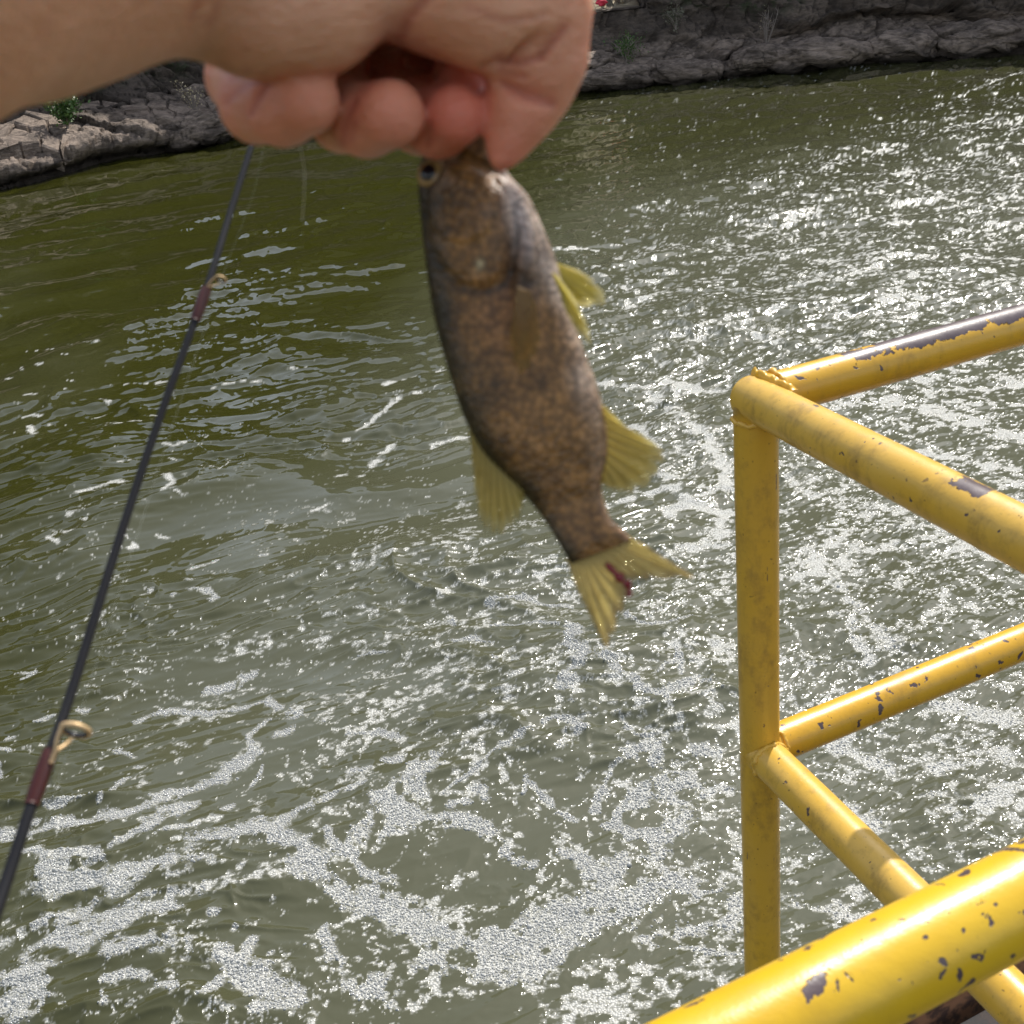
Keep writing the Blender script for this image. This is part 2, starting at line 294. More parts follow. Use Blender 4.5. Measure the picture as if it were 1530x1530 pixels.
# ---------------------------------------------------------------- water
def build_water():
    az = np.concatenate([np.linspace(-80, -40, 30)[:-1], np.linspace(-40, 33, 950), np.linspace(33, 80, 40)[1:]])
    dep = np.concatenate([np.linspace(78, 51, 30)[:-1], np.linspace(51, 5.2, 830), np.linspace(5.2, 2.5, 14)[1:]])
    ra = np.radians(az); rd = CAMZ/np.tan(np.radians(dep))
    Rr, Aa = np.meshgrid(rd, ra, indexing='ij')
    x = (Rr*np.sin(Aa)).ravel(); y = (Rr*np.cos(Aa)).ravel()
    z = wave(x, y)
    ff = foam_field(x, y); (l, l3) = lace(x, y); ch = churn_sky(x, y)
    n1 = fbm(x*7, y*9, o=3, seed=41); n2 = fbm(x*26, y*32, o=3, seed=42, g=.65); n3 = vnoise(x*110, y*110, seed=43); n0 = fbm(x*2.6, y*3.2, o=2, seed=45)
    far = sstep(5.5, 9, y); fade = 1-sstep(7, 12, y)
    hole = sstep(.30, .55, vnoise(x*9, y*11, seed=46))*.9 + sstep(.42, .6, vnoise(x*21, y*24, seed=47))*.8
    br = .62 + .38*np.maximum(ch, far); dense = sstep(-.10, .75, ff + br*(.75*n1 + .85*n2) + .35*n0 + .24 - .1*ch - hole - .25*ch*far)*(.86+.14*n2)
    halo = .75*sstep(.05, .3, .30*np.maximum(ff, -1.2) + .35*n1 + .55*n2 + .60*n3*fade - .34 + .14*ch - .12*far*(1-ch))
    right = np.maximum(ch, .8*sstep(-2.6, -.2, x + .3*n0)*(1-sstep(5.2, 8, y)))*(1-.9*sstep(10, 17, y - 1.0*np.maximum(x-1, 0)))
    lc = .85*sstep(.0, .45, l - 1.33 + .58*right + .55*n1 + .95*n2)
    lf = .75*sstep(.0, .40, l3 - 1.37 + .62*right + .35*n0 + 1.0*n2 + .55*n3*fade)
    speck_glint = fade*.8*sstep(.0, .15, .62*n3 + .5*n2 + .35*n1 + .46*ch + .2*n0 - .80)  # fine white dots: foam flecks, with sun sparkle painted in
    lft = 1-far*(1-sstep(.2, .6, ch)); halo = halo*lft; lc = lc*lft; lf = lf*lft
    foam = np.maximum(lf, np.maximum.reduce([dense, halo, lc, speck_glint]))
    V = np.stack([x, y, z], 1)
    M = MatB('river_water'); g = M.n('NewGeometry').outputs['Position']
    f = M.attr('foam').outputs['Fac']; rt = M.attr('churn_sky').outputs['Fac']
    cells = M.vor(g, 120, 'F1', 0)
    fcol = M.mix(M.step(cells, .25, .8), (.60, .60, .565), (.28, .28, .25))
    col = M.mix(f, M.mix(rt, (.031, .032, .0055), (.090, .092, .060)), fcol)  # grey tint: churned water, plus sky reflection painted into the body colour
    bh = M.ma('MULTIPLY', M.ma('SUBTRACT', 1., cells), M.ma('MULTIPLY', f, .006))
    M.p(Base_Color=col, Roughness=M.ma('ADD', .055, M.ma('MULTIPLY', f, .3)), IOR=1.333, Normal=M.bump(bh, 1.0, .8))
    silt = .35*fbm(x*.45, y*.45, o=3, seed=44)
    o = mesh('river_water', V, gridfaces(len(dep), len(az)), M.m, attrs={'foam': foam, 'churn_sky': np.clip(sstep(-3.2, 1.0, x + .12*(5-y)*0 - .16*np.maximum(y-6, 0))*.95 + silt, 0, 1)*(1-.8*sstep(10, 19, y - .4*np.maximum(x, 0)))})
    tag(o, 'murky green river with foam streaks and sun glitter', 'water', kind='structure')
    dzx = np.gradient(z.reshape(Rr.shape), axis=1)/np.maximum(np.gradient(x.reshape(Rr.shape), axis=1), 1e-6)
    print('slope rms', np.sqrt(np.mean(dzx[60:500, 60:400]**2)), np.sqrt(np.mean(dzx[60:500, 550:850]**2)), 'foam cover', foam.mean())
build_water()

def build_bubbles():                     # the near foam is real bubbles, far too many to count
    n = 1100000
    y = rng.uniform(2.0, 6.2, n); x = rng.uniform(-3.6, 3.4, n); ok = np.abs(x) < .62*y + .3
    x, y = x[ok], y[ok]
    ch = churn_sky(x, y); br = .62 + .38*np.maximum(ch, sstep(5.5, 9, y))
    ff = foam_field(x, y) + br*(.75*fbm(x*7, y*9, o=3, seed=41) + .85*fbm(x*26, y*32, o=3, seed=42, g=.65)) + .35*fbm(x*2.6, y*3.2, o=2, seed=45) + .24 - .1*ch
    ff = ff - sstep(.30, .55, vnoise(x*9, y*11, seed=46))*.9 - sstep(.42, .6, vnoise(x*21, y*24, seed=47))*.8
    ok = (ff > .0 + 1.0*rng.random(len(x))) & (rng.random(len(x)) > sstep(.3, .9, ch)*.9 + sstep(4.8, 6, y)*.6); x, y, ff = x[ok], y[ok], ff[ok]
    # thin to a loose packing
    cell = .0066; key = np.floor(x/cell).astype(np.int64)*100003 + np.floor(y/cell).astype(np.int64)
    _, k = np.unique(key, return_index=True); x, y, ff = x[k], y[k], ff[k]
    rad = .0021 + .0032*rng.random(len(x))**2.2; big = rng.random(len(x)) < .0016; rad[big] = rng.uniform(.006, .010, big.sum())
    z = wave(x, y) + rad*.1
    B = MatB('bubble_film')
    B.p(Base_Color=(.37, .375, .36, 1), Roughness=.10, IOR=1.4, Transmission_Weight=0.0)
    me = bpy.data.meshes.new('foam'); me.vertices.add(len(x))
    me.vertices.foreach_set('co', np.stack([x, y, z], 1).astype(np.float32).ravel())
    a = me.attributes.new('rad', 'FLOAT', 'POINT'); a.data.foreach_set('value', rad.astype(np.float32))
    o = bpy.data.objects.new('foam', me); COL.objects.link(o); me.materials.append(B.m)
    ng = bpy.data.node_groups.new('bubbles', 'GeometryNodeTree')
    ng.interface.new_socket('Geometry', in_out='INPUT', socket_type='NodeSocketGeometry'); ng.interface.new_socket('Geometry', in_out='OUTPUT', socket_type='NodeSocketGeometry')
    N = ng.nodes; gi = N.new('NodeGroupInput'); go = N.new('NodeGroupOutput')
    ico = N.new('GeometryNodeMeshIcoSphere'); ico.inputs['Radius'].default_value = 1; ico.inputs['Subdivisions'].default_value = 2
    sm = N.new('GeometryNodeSetMaterial'); sm.inputs['Material'].default_value = B.m
    ss = N.new('GeometryNodeSetShadeSmooth')
    ip = N.new('GeometryNodeInstanceOnPoints'); na = N.new('GeometryNodeInputNamedAttribute'); na.data_type = 'FLOAT'; na.inputs['Name'].default_value = 'rad'
    L = ng.links.new
    L(ico.outputs[0], ss.inputs[0]); L(ss.outputs[0], sm.inputs[0]); L(gi.outputs[0], ip.inputs['Points']); L(sm.outputs[0], ip.inputs['Instance'])
    L(na.outputs[0], ip.inputs['Scale']); L(ip.outputs[0], go.inputs[0])
    md = o.modifiers.new('bubbles', 'NODES'); md.node_group = ng
    tag(o, 'grey white foam bubbles floating in patches on the near water', 'foam', kind='stuff')
    print('bubbles', len(x))
build_bubbles()

# ---------------------------------------------------------------- far bank
def rock_mat(name, light=(.36, .278, .218), dark=(.10, .075, .057)):
    M = MatB(name); g = M.n('NewGeometry').outputs['Position']
    gs = M.map(g, (1, 1, 2.6), (0, .25, 0))
    a = M.noise(gs, 1.3, 6, .62); b = M.noise(gs, 7, 6, .68); wv = M.n('VectorMath', operation='ADD', x0=M.map(g, (.9, .9, 3.2), (0, .3, .1)), x1=M.n('VectorMath', operation='SCALE', x0=M.n('TexNoise', i_Vector=g, i_Scale=2.2, i_Detail=5).outputs['Color'], i_Scale=1.1).outputs[0]).outputs[0]; c = M.vor(wv, 1.1, 'DISTANCE_TO_EDGE')
    t = M.ma('ADD', M.ma('MULTIPLY', a, .6), M.ma('MULTIPLY', b, .55))
    col = M.mix(M.step(t, .42, .75), dark, light)
    col = M.mix(M.step(M.noise(g, .8, 4, .6), .56, .7, 0, .55), col, (.125, .085, .06))
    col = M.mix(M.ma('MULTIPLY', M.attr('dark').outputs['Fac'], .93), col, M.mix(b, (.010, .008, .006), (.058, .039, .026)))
    col = M.mix(M.ma('MULTIPLY', M.attr('moss').outputs['Fac'], M.step(M.noise(g, 3.5, 5, .65), .5, .62)), col, (.03, .045, .012))
    col = M.mix(M.attr('dry').outputs['Fac'], col, M.mix(b, (.35, .28, .17), (.6, .52, .38)))
    crack = M.step(M.ma('ADD', M.ma('ADD', M.ma('ADD', c, .02), M.ma('MULTIPLY', M.attr('dark').outputs['Fac'], .05)), M.ma('MULTIPLY', M.ma('SUBTRACT', a, .5), .12)), .0, .03)
    col = M.mix(M.ma('MULTIPLY', M.ma('SUBTRACT', 1., crack), .6), col, (.03, .024, .02))
    h = M.ma('ADD', M.ma('MULTIPLY', b, .5), M.ma('MULTIPLY', M.noise(g, 22, 5, .7), .25))
    M.p(Base_Color=col, Roughness=.8, Normal=M.bump(M.ma('ADD', h, M.ma('MULTIPLY', crack, .35)), .16, 1.0))
    return M.m
ROCK = rock_mat('bank_rock')
BANK = [(-60, 5), (-34, 11), (-20, 15.5), (-12.5, 20), (-9.24, 23.61), (-8.36, 24.63), (-7.51, 26.0), (-6.45, 26.3), (-5.65, 27.6), (-5.16, 28.5), (-1.24, 29.2), (2.79, 29.4), (4.16, 29.0),
        (6.27, 29.03), (7.63, 28.73), (9.38, 28.26), (10.77, 27.83), (12.44, 27.11), (16, 25.3), (25, 21.5), (42, 13), (65, 2)]
PROF = A((-.7, -.9), (-.15, -.5), (.32, -.06), (.36, .1), (.02, .2), (-.1, .3), (.02, .45), (.6, .62), (1.2, .78), (1.8, .92), (2.3, 1.0), (2.55, 1.12), (2.65, 1.6), (2.75, 2.3), (2.85, 3.2), (2.95, 4.2),
         (3.1, 5.5), (3.3, 7), (3.7, 8.4), (4.6, 9.2), (7, 10.0), (12, 12), (25, 16), (60, 22))
def bank_curve():
    P = spline(np.array(BANK, float), 4000); s = np.concatenate([[0], np.cumsum(np.hypot(*np.diff(P, axis=0).T))])
    step = np.where((P[:, 0] > -13) & (P[:, 0] < 17), .035, .35); w = np.concatenate([[0], np.cumsum(np.diff(s)/step[1:])])
    n = int(w[-1]); q = np.linspace(0, w[-1], n); X = np.interp(q, w, P[:, 0]); Y = np.interp(q, w, P[:, 1]); S = np.interp(q, w, s)
    k = 9; Ps = spline(np.array(BANK, float)[::2], 4000); ss = np.concatenate([[0], np.cumsum(np.hypot(*np.diff(Ps, axis=0).T))])
    T = np.gradient(Ps, axis=0); ang = np.interp(S/S[-1], ss/ss[-1], np.unwrap(np.arctan2(T[:, 1], T[:, 0])))
    return X, Y, S, -np.sin(ang), np.cos(ang)
BX, BY, BS, BNX, BNY = bank_curve()
def bank_pos(S, off):
    return np.interp(S, BS, BX) + off*np.interp(S, BS, BNX), np.interp(S, BS, BY) + off*np.interp(S, BS, BNY)
def build_bank():
    d = np.concatenate([[0], np.cumsum(np.hypot(*np.diff(PROF, axis=0).T))])
    t = np.concatenate([np.linspace(0, d[11], 62)[:-1], np.linspace(d[11], d[17], 90)[:-1], np.linspace(d[17], d[-1], 36)])
    off = np.interp(t, d, PROF[:, 0]); hh = np.interp(t, d, PROF[:, 1])
    S, O = np.meshgrid(BS, off, indexing='ij'); _, Hh = np.meshgrid(BS, hh, indexing='ij')
    x0 = np.interp(S, BS, BX)
    wob = fbm(S*.35, O*0, o=3, seed=91)
    # ledge width varies, the cliff runs in and out
    O = O + np.where(Hh > .15, 1, .6)*wob*.5 + sstep(1.0, 1.6, Hh)*(.8*fbm(S*.5+5, Hh*.35, o=4, seed=92) + .25*sstep(-9, -5, -x0) - .9*sstep(6.5, 10, x0))
    led = 1 + .45*fbm(S*.45+3, O*.3, o=3, seed=93); Hh = np.where(Hh > .15, np.where(Hh < 1.3, Hh*led, Hh + 1.0*(led-1)), Hh)
    rt = sstep(-3, 1, x0); Hh = np.where((Hh > .3) & (Hh < 1.45), .3 + (Hh-.3)*(1-.32*rt), np.where(Hh >= 1.45, Hh - .37*rt*(1-sstep(1.45, 3, Hh)), Hh)); O = np.where(O > .2, .2 + (O-.2)*1, O) - .75*rt*sstep(.5, 2.4, O)
    # low gap with a sunlit terrace behind
    xb = x0 + O*np.interp(S, BS, BNX) - .65*np.maximum(O-2.6, 0)
    Hh = np.where(Hh > 1.45, 1.45 + (Hh-1.45)*(.5 + .75*sstep(-4.3, -6.2, x0)), Hh)
    Hh = Hh + sstep(6, 9, x0)*np.clip(O-4, 0, 24)*.85   # wooded slope rising behind the right cliff
    gap = sstep(1.2, 2.0, xb)*(1-sstep(4.5, 4.6, xb))
    k = 1-.98*gap
    Hh = np.where(Hh > 1.45, 1.45 + (Hh-1.45)*k + gap*np.minimum(.22+.12*np.maximum(O-3, 0), 1.6), Hh)
    x, y = x0 + O*np.interp(S, BS, BNX), np.interp(S, BS, BY) + O*np.interp(S, BS, BNY); z = Hh
    # broken rock
    dip = z + .22*x
    strat = vnoise(dip*2.1 + .7*fbm(x*.6, y*.6, z*.6, o=2, seed=96), x*.25, y*.25, seed=94)
    ridg = 1-np.abs(fbm(x*1.1, y*1.1, dip*2.6, o=4, seed=95)); wp = .35*fbm(x*1.5, y*1.5, z*1.5, o=3, seed=98); r1, e1 = worley(x*.8+wp, y*.8+wp, dip*2.0+wp, 201); r2, e2 = worley(x*2.3+wp*2, y*2.3, dip*5+wp*2, 211)
    blk = (r1-.5)*1.7 + (r2-.5)*.7 - .5*(1-sstep(0, .12, e1)) - .3*(1-sstep(0, .12, e2))
    amp = sstep(-.3, .2, z)*(1-.75*sstep(6, 10, z))
    nx, ny = -np.interp(S, BS, BNX), -np.interp(S, BS, BNY)
    face = sstep(1.15, 1.7, z)
    dsp = amp*((.16+.22*face)*(ridg-.6) + .13*strat + (.16+.10*face)*blk + .06*fbm(x*5, y*5, dip*9, o=3, seed=97))
    x = x + nx*dsp; y = y + ny*dsp; z = z + amp*(1-face)*(.10*blk + .10*(ridg-.6) + .05*fbm(x*4, y*4, z*4, o=3, seed=99))
    crk = np.maximum(.8*(1-sstep(0, .07, e1)), .6*(1-sstep(0, .06, e2)))*amp
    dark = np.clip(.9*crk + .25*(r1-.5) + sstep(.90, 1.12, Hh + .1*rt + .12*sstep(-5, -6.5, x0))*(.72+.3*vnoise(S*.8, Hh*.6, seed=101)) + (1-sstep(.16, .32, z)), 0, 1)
    moss = np.clip(sstep(1.1, 1.6, Hh)*sstep(0, .5, fbm(S*.4, Hh*.5, o=3, seed=102))*.8 + sstep(8, 10, Hh) + .8*sstep(-5.5, -7, x0)*sstep(1.1, 1.5, Hh), 0, 1)
    dry = gap*sstep(2.95, 3.2, O)*sstep(1.6, 1.7, Hh)
    V = np.stack([x, y, z], -1).reshape(-1, 3)
    o = mesh('river_bank', V, gridfaces(len(BS), len(off)), ROCK, attrs={'dark': dark.ravel(), 'moss': moss.ravel(), 'dry': dry.ravel()})
    tag(o, 'dark rock cliff and broken ledge along the far bank', 'bank', kind='structure'); return o
bank = build_bank()

def clip_poly(poly, nx, ny, c):
    out = []
    for i in range(len(poly)):
        a, b = poly[i], poly[(i+1) % len(poly)]; da = a[0]*nx+a[1]*ny-c; db = b[0]*nx+b[1]*ny-c
        if da <= 0: out.append(a)
        if da*db < 0: t = da/(da-db); out.append((a[0]+t*(b[0]-a[0]), a[1]+t*(b[1]-a[1])))
    return out
def build_slabs():                       # cracked plates lying on the left ledge
    s0, s1 = np.interp([-10.2, -4.6], BX, BS); r = random.Random(5); pts = []
    nu, nv = int((s1-s0)/.62), 6
    for i in range(nu):
        for j in range(nv):
            pts.append((s0 + (i+.5*(j % 2)+r.uniform(.1, .9))*.62, -.12 + (j+r.uniform(.15, .85))*.40))
    for k, (a, b) in enumerate(pts):
        poly = [(a-1, b-1), (a+1, b-1), (a+1, b+1), (a-1, b+1)]
        for (c, d_) in pts:
            if (c, d_) == (a, b) or abs(c-a) > 2: continue
            nx, ny = c-a, d_-b; L = math.hypot(nx, ny)
            poly = clip_poly(poly, nx/L, ny/L, (nx*(a+c)/2+ny*(b+d_)/2)/L - .018 - .02*r.random())
            if len(poly) < 3: break
        if len(poly) < 3: continue
        poly = [p for p in poly if -.35 < p[1] < 2.5] 
        if len(poly) < 4: continue
        n = len(poly); hb = np.interp(b, [-.1, 0, .6, 1.2, 1.8, 2.5], [.3, .45, .62, .78, .92, 1.08]); tx, ty = r.uniform(-.1, .1), r.uniform(-.05, .16); dz = r.uniform(.0, .12)
        V = []
        for lvl, shr in ((0, 1.0), (1, 1.0), (2, .88)):
            for (p, q) in poly:
                pp, qq = a+(p-a)*shr, b+(q-b)*shr
                X, Y = bank_pos(pp, qq); z = hb + dz + (pp-a)*tx + (qq-b)*(.27+ty)
                z += {0: -.34, 1: .035, 2: .075}[lvl] + (r.uniform(-.018, .018) if lvl else 0)
                V.append((X, Y, z))
        F = [tuple(range(2*n, 3*n))] + [(l*n+i, l*n+(i+1) % n, (l+1)*n+(i+1) % n, (l+1)*n+i) for l in (0, 1) for i in range(n)]
        o = mesh('rock_slab', V, F, ROCK, bank, smooth=False)
build_slabs()

def rock(cx, cy, cz, dx, dy, dz, rot, seed, label):
    import bmesh
    bm = bmesh.new(); bmesh.ops.create_icosphere(bm, subdivisions=5, radius=1)
    V = np.array([v.co[:] for v in bm.verts]); F = [[v.index for v in f.verts] for f in bm.faces]; bm.free()
    s = np.sign(V)*np.abs(V)**.62; V = s/np.maximum(np.linalg.norm(s, axis=1)[:, None]**.5, .3)
    p = V*A(dx, dy, dz); q = p + seed*13.1
    dip = q[:, 2] + .35*q[:, 0]
    n = unit(V[0])*0 + V/np.linalg.norm(V, axis=1)[:, None]
    wp = .3*fbm(q[:, 0]*1.5, q[:, 1]*1.5, q[:, 2]*1.5, o=3, seed=seed); r1, e1 = worley(q[:, 0]*1.2+wp, q[:, 1]*1.2, dip*2.8+wp, seed); r2, e2 = worley(q[:, 0]*3+wp*2, q[:, 1]*3, dip*6+wp, seed+20)
    blk = (r1-.5)*1.8 + (r2-.5)*.8 - .6*(1-sstep(0, .12, e1)) - .35*(1-sstep(0, .12, e2))
    d = .14*blk + .16*fbm(q[:, 0]*1.4, q[:, 1]*1.4, dip*3, o=5, seed=seed+3, g=.6) + .07*vnoise(dip*7, q[:, 0]*.5, q[:, 1]*.5, seed=seed+5)
    p = p + n*(d*min(1, dz*1.6))[:, None]
    p[:, 2] += np.where(p[:, 2] < -.25*dz, .12*fbm(q[:, 0]*2, q[:, 1]*2, o=2, seed=seed+8), 0)
    c, s_ = math.cos(rot), math.sin(rot); x = p[:, 0]*c-p[:, 1]*s_; y = p[:, 0]*s_+p[:, 1]*c
    Vw = np.stack([x+cx, y+cy, p[:, 2]+cz], 1)
    dk = np.clip((1-sstep(.08, .26, Vw[:, 2])) + .8*(1-sstep(0, .06, e1)) + .5*(1-sstep(0, .05, e2)) + .3*(r1-.5), 0, 1)
    o = mesh('rock_ledge', Vw, np.array(F), ROCK, base=(cx, cy, 0), attrs={'dark': dk, 'moss': np.zeros(len(Vw)), 'dry': np.zeros(len(Vw))}, smooth=True)
    tag(o, label, 'rock', 'rock ledges along the far waterline')
rock(3.5, 29.6, .28, 1.15, .9, .34, -.15, 3, 'low rounded rock ledge at the waterline just right of the hand')
rock(5.3, 29.45, .26, 1.0, .8, .32, -.1, 9, 'pointed grey rock ledge ending at a dark waterline notch')
rock(7.1, 29.2, .38, .85, .7, .27, -.3, 15, 'cracked pale rock ledge below the dead twigs')
rock(8.3, 28.75, .34, 1.25, .7, .32, -.25, 21, 'long jutting rock ledge with a blunt overhanging right end')
rock(10.1, 28.4, .36, .9, .7, .34, -.4, 27, 'smaller rounded rock ledge right of the jutting one')
rock(11.7, 27.9, .38, 1.0, .7, .34, -.4, 33, 'square edged rock ledge at the far right end')
rock(-6.1, 27.2, .34, .9, .7, .42, .9, 39, 'smooth sloping rock ledge beside the little finger')

# plants on the bank, rooted on the rock itself
from mathutils.bvhtree import BVHTree
_bv = BVHTree.FromPolygons([v.co[:] for v in bank.data.vertices], [p.vertices[:] for p in bank.data.polygons])
def on_bank(px, py, out=.06):
    d = unit(at(px, py, 1.)-EYE); h, n, i, dist = _bv.ray_cast(Vector(EYE), Vector(d)); p = np.array(h) if h else at(px, py, 30.); return tuple(p - d*out)
def leafmat(name, c1, c2):
    M = MatB(name); M.p(Base_Color=M.mix(M.n('NewGeometry').outputs['Random Per Island'], c1, c2), Roughness=.55, Subsurface_Weight=0.)
    return M.m
LEAF = leafmat('leaf', (.03, .075, .012), (.09, .16, .03)); DRYL = leafmat('dry_leaf', (.30, .24, .13), (.55, .46, .3))
TW = MatB('twig'); TW.p(Base_Color=(.24, .2, .17, 1), Roughness=.8); TW = TW.m
def plant(name, loc, rad, hgt, nst, nlf, lsz, leaf, label, seed, cat='shrub', lean=(0, -.3)):
    r = np.random.default_rng(seed); root = empty(name, loc); tag(root, label, cat)
    tubes = []; tips = []
    for k in range(nst):
        a = r.uniform(0, 6.28); e = A(math.cos(a)*rad*r.uniform(.3, 1)+lean[0]*hgt, math.sin(a)*rad*r.uniform(.3, 1)+lean[1]*hgt, hgt*r.uniform(.55, 1.1))
        P = spline([A(0, 0, -.1), e*.45+A(*r.normal(0, .05, 2), .1*hgt), e], 7); tubes.append(tube(P, np.linspace(.014, .004, 7), 5)); tips.append(P)
        for _ in range(2):
            b = P[r.integers(2, 5)]; q = b + r.normal(0, .22*rad+.03, 3) + A(0, 0, .15*hgt); Q = spline([b, (b+q)/2+r.normal(0, .03, 3), q], 5); tubes.append(tube(Q, np.linspace(.007, .003, 5), 4)); tips.append(Q)
    V, F = joinm(tubes); mesh('stem', V, F, TW, root)
    if nlf:
        LV = []; LF = []
        for k in range(nlf):
            P = tips[r.integers(len(tips))]; c = P[r.integers(len(P)//3, len(P))] + r.normal(0, .07*rad+.03, 3); a = unit(r.normal(0, 1, 3)+A(0, -.2, .2)); b = unit(np.cross(a, r.normal(0, 1, 3))); s = lsz*r.uniform(.6, 1.3)
            n = len(LV); LV += [c, c+a*s*.5+b*s*.28, c+a*s, c+a*s*.5-b*s*.28]; LF.append((n, n+1, n+2, n+3))
        mesh('foliage', LV, LF, leaf, root, smooth=False)
plant('leafy_shrub', on_bank(100, 186, 0.15), .42, .55, 10, 1300, .08, LEAF, 'small bright green shrub on the left rock ledge', 1)
plant('leafy_weed', on_bank(935, 88, 0.1), .55, .5, 12, 700, .055, LEAF, 'low dark green weeds at the cliff foot beside the thumb', 2, 'plant')
plant('bare_twigs', on_bank(1145, 64, 0.1), .35, .75, 8, 25, .04, DRYL, 'dead leafless twigs standing against the right cliff', 3, 'twigs')
plant('speckled_vine', on_bank(296, 178, 0.1), .35, .8, 8, 160, .05, DRYL, 'pale leaved vine on the cliff left of the little finger', 4, 'vine')
plant('hanging_vine', on_bank(1010, 38, 0.1),   .3, .35, 7, 420, .05, leafmat('dull_leaf', (.05, .06, .03), (.2, .19, .13)), 'dull scrubby growth on the shaded cliff face', 6, 'vine')
plant('dry_brush', tuple(A(*on_bank(918, 9, .0))+A(.1, .4, 0)), .4, .3, 14, 260, .07, DRYL, 'sunlit dry brush in the gap at the cliff top', 5, 'brush', lean=(0, 0))
# crumpled red thing in the gap
def crumple():
    import bmesh
    bm = bmesh.new(); bmesh.ops.create_icosphere(bm, subdivisions=3, radius=.13); V = np.array([v.co[:] for v in bm.verts]); F = [[v.index for v in f.verts] for f in bm.faces]; bm.free()
    V = V*(1+.5*vnoise(V[:, 0]*14, V[:, 1]*14, V[:, 2]*14, seed=4))[:, None]*A(1.2, 1, .7); M = MatB('red_cloth'); M.p(Base_Color=(.6, .03, .06, 1), Roughness=.7)
    b = A(*on_bank(896, 9, .0))+A(.03, .05, .07); tag(mesh('red_cloth', V+b, np.array(F), M.m, base=b), 'small crumpled red cloth at the cliff top beside the thumb', 'cloth')
crumple()

# ---------------------------------------------------------------- yellow railing and walkway
RP = A(.2720, 1.1602, -.4459) + EYE; AL, BE, MH, CS, PR = math.radians(67.22), math.radians(161.23), .4614, .6584, .02415
UA = A(math.sin(AL), math.cos(AL), 0); UB = A(math.sin(BE), math.cos(BE), 0); UZ = A(0, 0, 1.)
def paint(name, base, chip_lo, dirt, fade, spk=.0, spks=70.):
    M = MatB(name); g = M.obj(); w = M.attr('wear').outputs['Fac']
    big = M.noise(g, 55, 5, .6, .3); sm = M.noise(g, 22, 4, .6)
    f = M.ma('ADD', M.ma('ADD', M.ma('MULTIPLY', big, .62), M.ma('MULTIPLY', sm, .38)), w)
    chip = M.step(f, chip_lo, chip_lo+.012)
    sc = M.noise(M.map(g, (9, 9, 1.2), (.5, .3, .2)), 22, 2, .5)
    chip = M.ma('MAXIMUM', chip, M.step(M.ma('ADD', sc, M.ma('MULTIPLY', big, .25)), .88, .90))
    wv = M.n('VectorMath', operation='ADD', x0=M.map(g, (1, 1.0, 1)), x1=M.n('VectorMath', operation='SCALE', x0=M.n('TexNoise', i_Vector=g, i_Scale=70., i_Detail=5).outputs['Color'], i_Scale=.030).outputs[0]).outputs[0]
    vn = M.n('TexVoronoi', i_Vector=wv, i_Scale=float(spks)); vr = M.n('SeparateColor', i_Color=vn.outputs['Color']).outputs[0]
    chip = M.ma('MAXIMUM', chip, M.step(M.ma('SUBTRACT', M.ma('MULTIPLY', M.ma('SUBTRACT', M.ma('ADD', vr, M.ma('MULTIPLY', sm, .4)), 1.2-spk), .9), vn.outputs['Distance']), 0., .04))
    shade = M.noise(g, 5, 4, .6); grain = M.noise(g, 60, 5, .7)
    col = M.mix(M.step(shade, .3, .7), base, fade)
    gr = M.ma('MULTIPLY', M.step(M.ma('ADD', M.ma('MULTIPLY', M.noise(M.map(g, (1, 1, .35)), 18, 6, .7), .8), M.ma('MULTIPLY', grain, .4)), .58, .80), dirt)
    col = M.mix(gr, col, (.17, .10, .03))
    col = M.mix(M.step(M.noise(g, 170, 2, .5), .70, .74, 0, min(1, dirt*1.2)), col, (.09, .05, .02))
    col = M.mix(chip, col, M.mix(grain, (.045, .028, .032), (.12, .085, .085)))
    M.p(Base_Color=col, Roughness=M.ma('ADD', M.ma('ADD', .27, M.ma('MULTIPLY', grain, .12)), M.ma('MULTIPLY', gr, .3)), IOR=1.5,
        Normal=M.bump(M.ma('ADD', M.ma('MULTIPLY', chip, -.0007), M.ma('ADD', M.ma('MULTIPLY', grain, .0005), M.ma('MULTIPLY', M.noise(g, 14, 3, .5), .0014))), 1.0, .8))
    return M.m
P_top = paint('yellow_paint_worn', (.62, .34, .018), .635, .35, (.66, .38, .03), .38, 60)
P_b = paint('yellow_paint_faded', (.62, .36, .035), .665, .55, (.66, .41, .075), .27, 75)
P_c = paint('yellow_paint_near', (.62, .375, .012), .60, .12, (.66, .42, .02), .43, 110)
P_post = paint('yellow_paint_dirty', (.60, .35, .03), .70, .55, (.55, .33, .05), .15, 70)
rail = empty('railing', tuple(RP + A(0, 0, -1.08)))
tag(rail, 'chipped yellow pipe railing at the right foreground', 'railing')
RB = RP + A(0, 0, -1.08)
def pipe(name, p, q, mat, wear=None, round0=False, r=PR):
    L = np.linalg.norm(q-p); n = max(8, int(L/.02)); t = np.linspace(0, 1, n); P = p + (q-p)*t[:, None]; R = np.full(n, r)
    if round0:
        u = (q-p)/L; a = np.linspace(0, math.pi/2, 9)[1:]; P = np.vstack([p - u*(r*.75*np.sin(a))[::-1, None], P]); R = np.concatenate([(r*np.cos(a)*1.0)[::-1]+.0004, R])
    V, F = tube(P, R, 40)
    T, N, B = frames(P); nz = np.repeat(P, 40, axis=0); up = (V - nz)/r
    w = np.zeros(len(V)) if wear is None else wear(V, up)
    return mesh(name, V, F, mat, rail, RB, attrs={'wear': w})
def wearA(V, up):                        # hands have rubbed the top of this rail bare
    d = (V-RP)@UA; return -.015 + .30*sstep(.25, .92, up[:, 2]+.15*up[:, 1])*sstep(.02, .20, d) + .035*sstep(.1, .4, d)
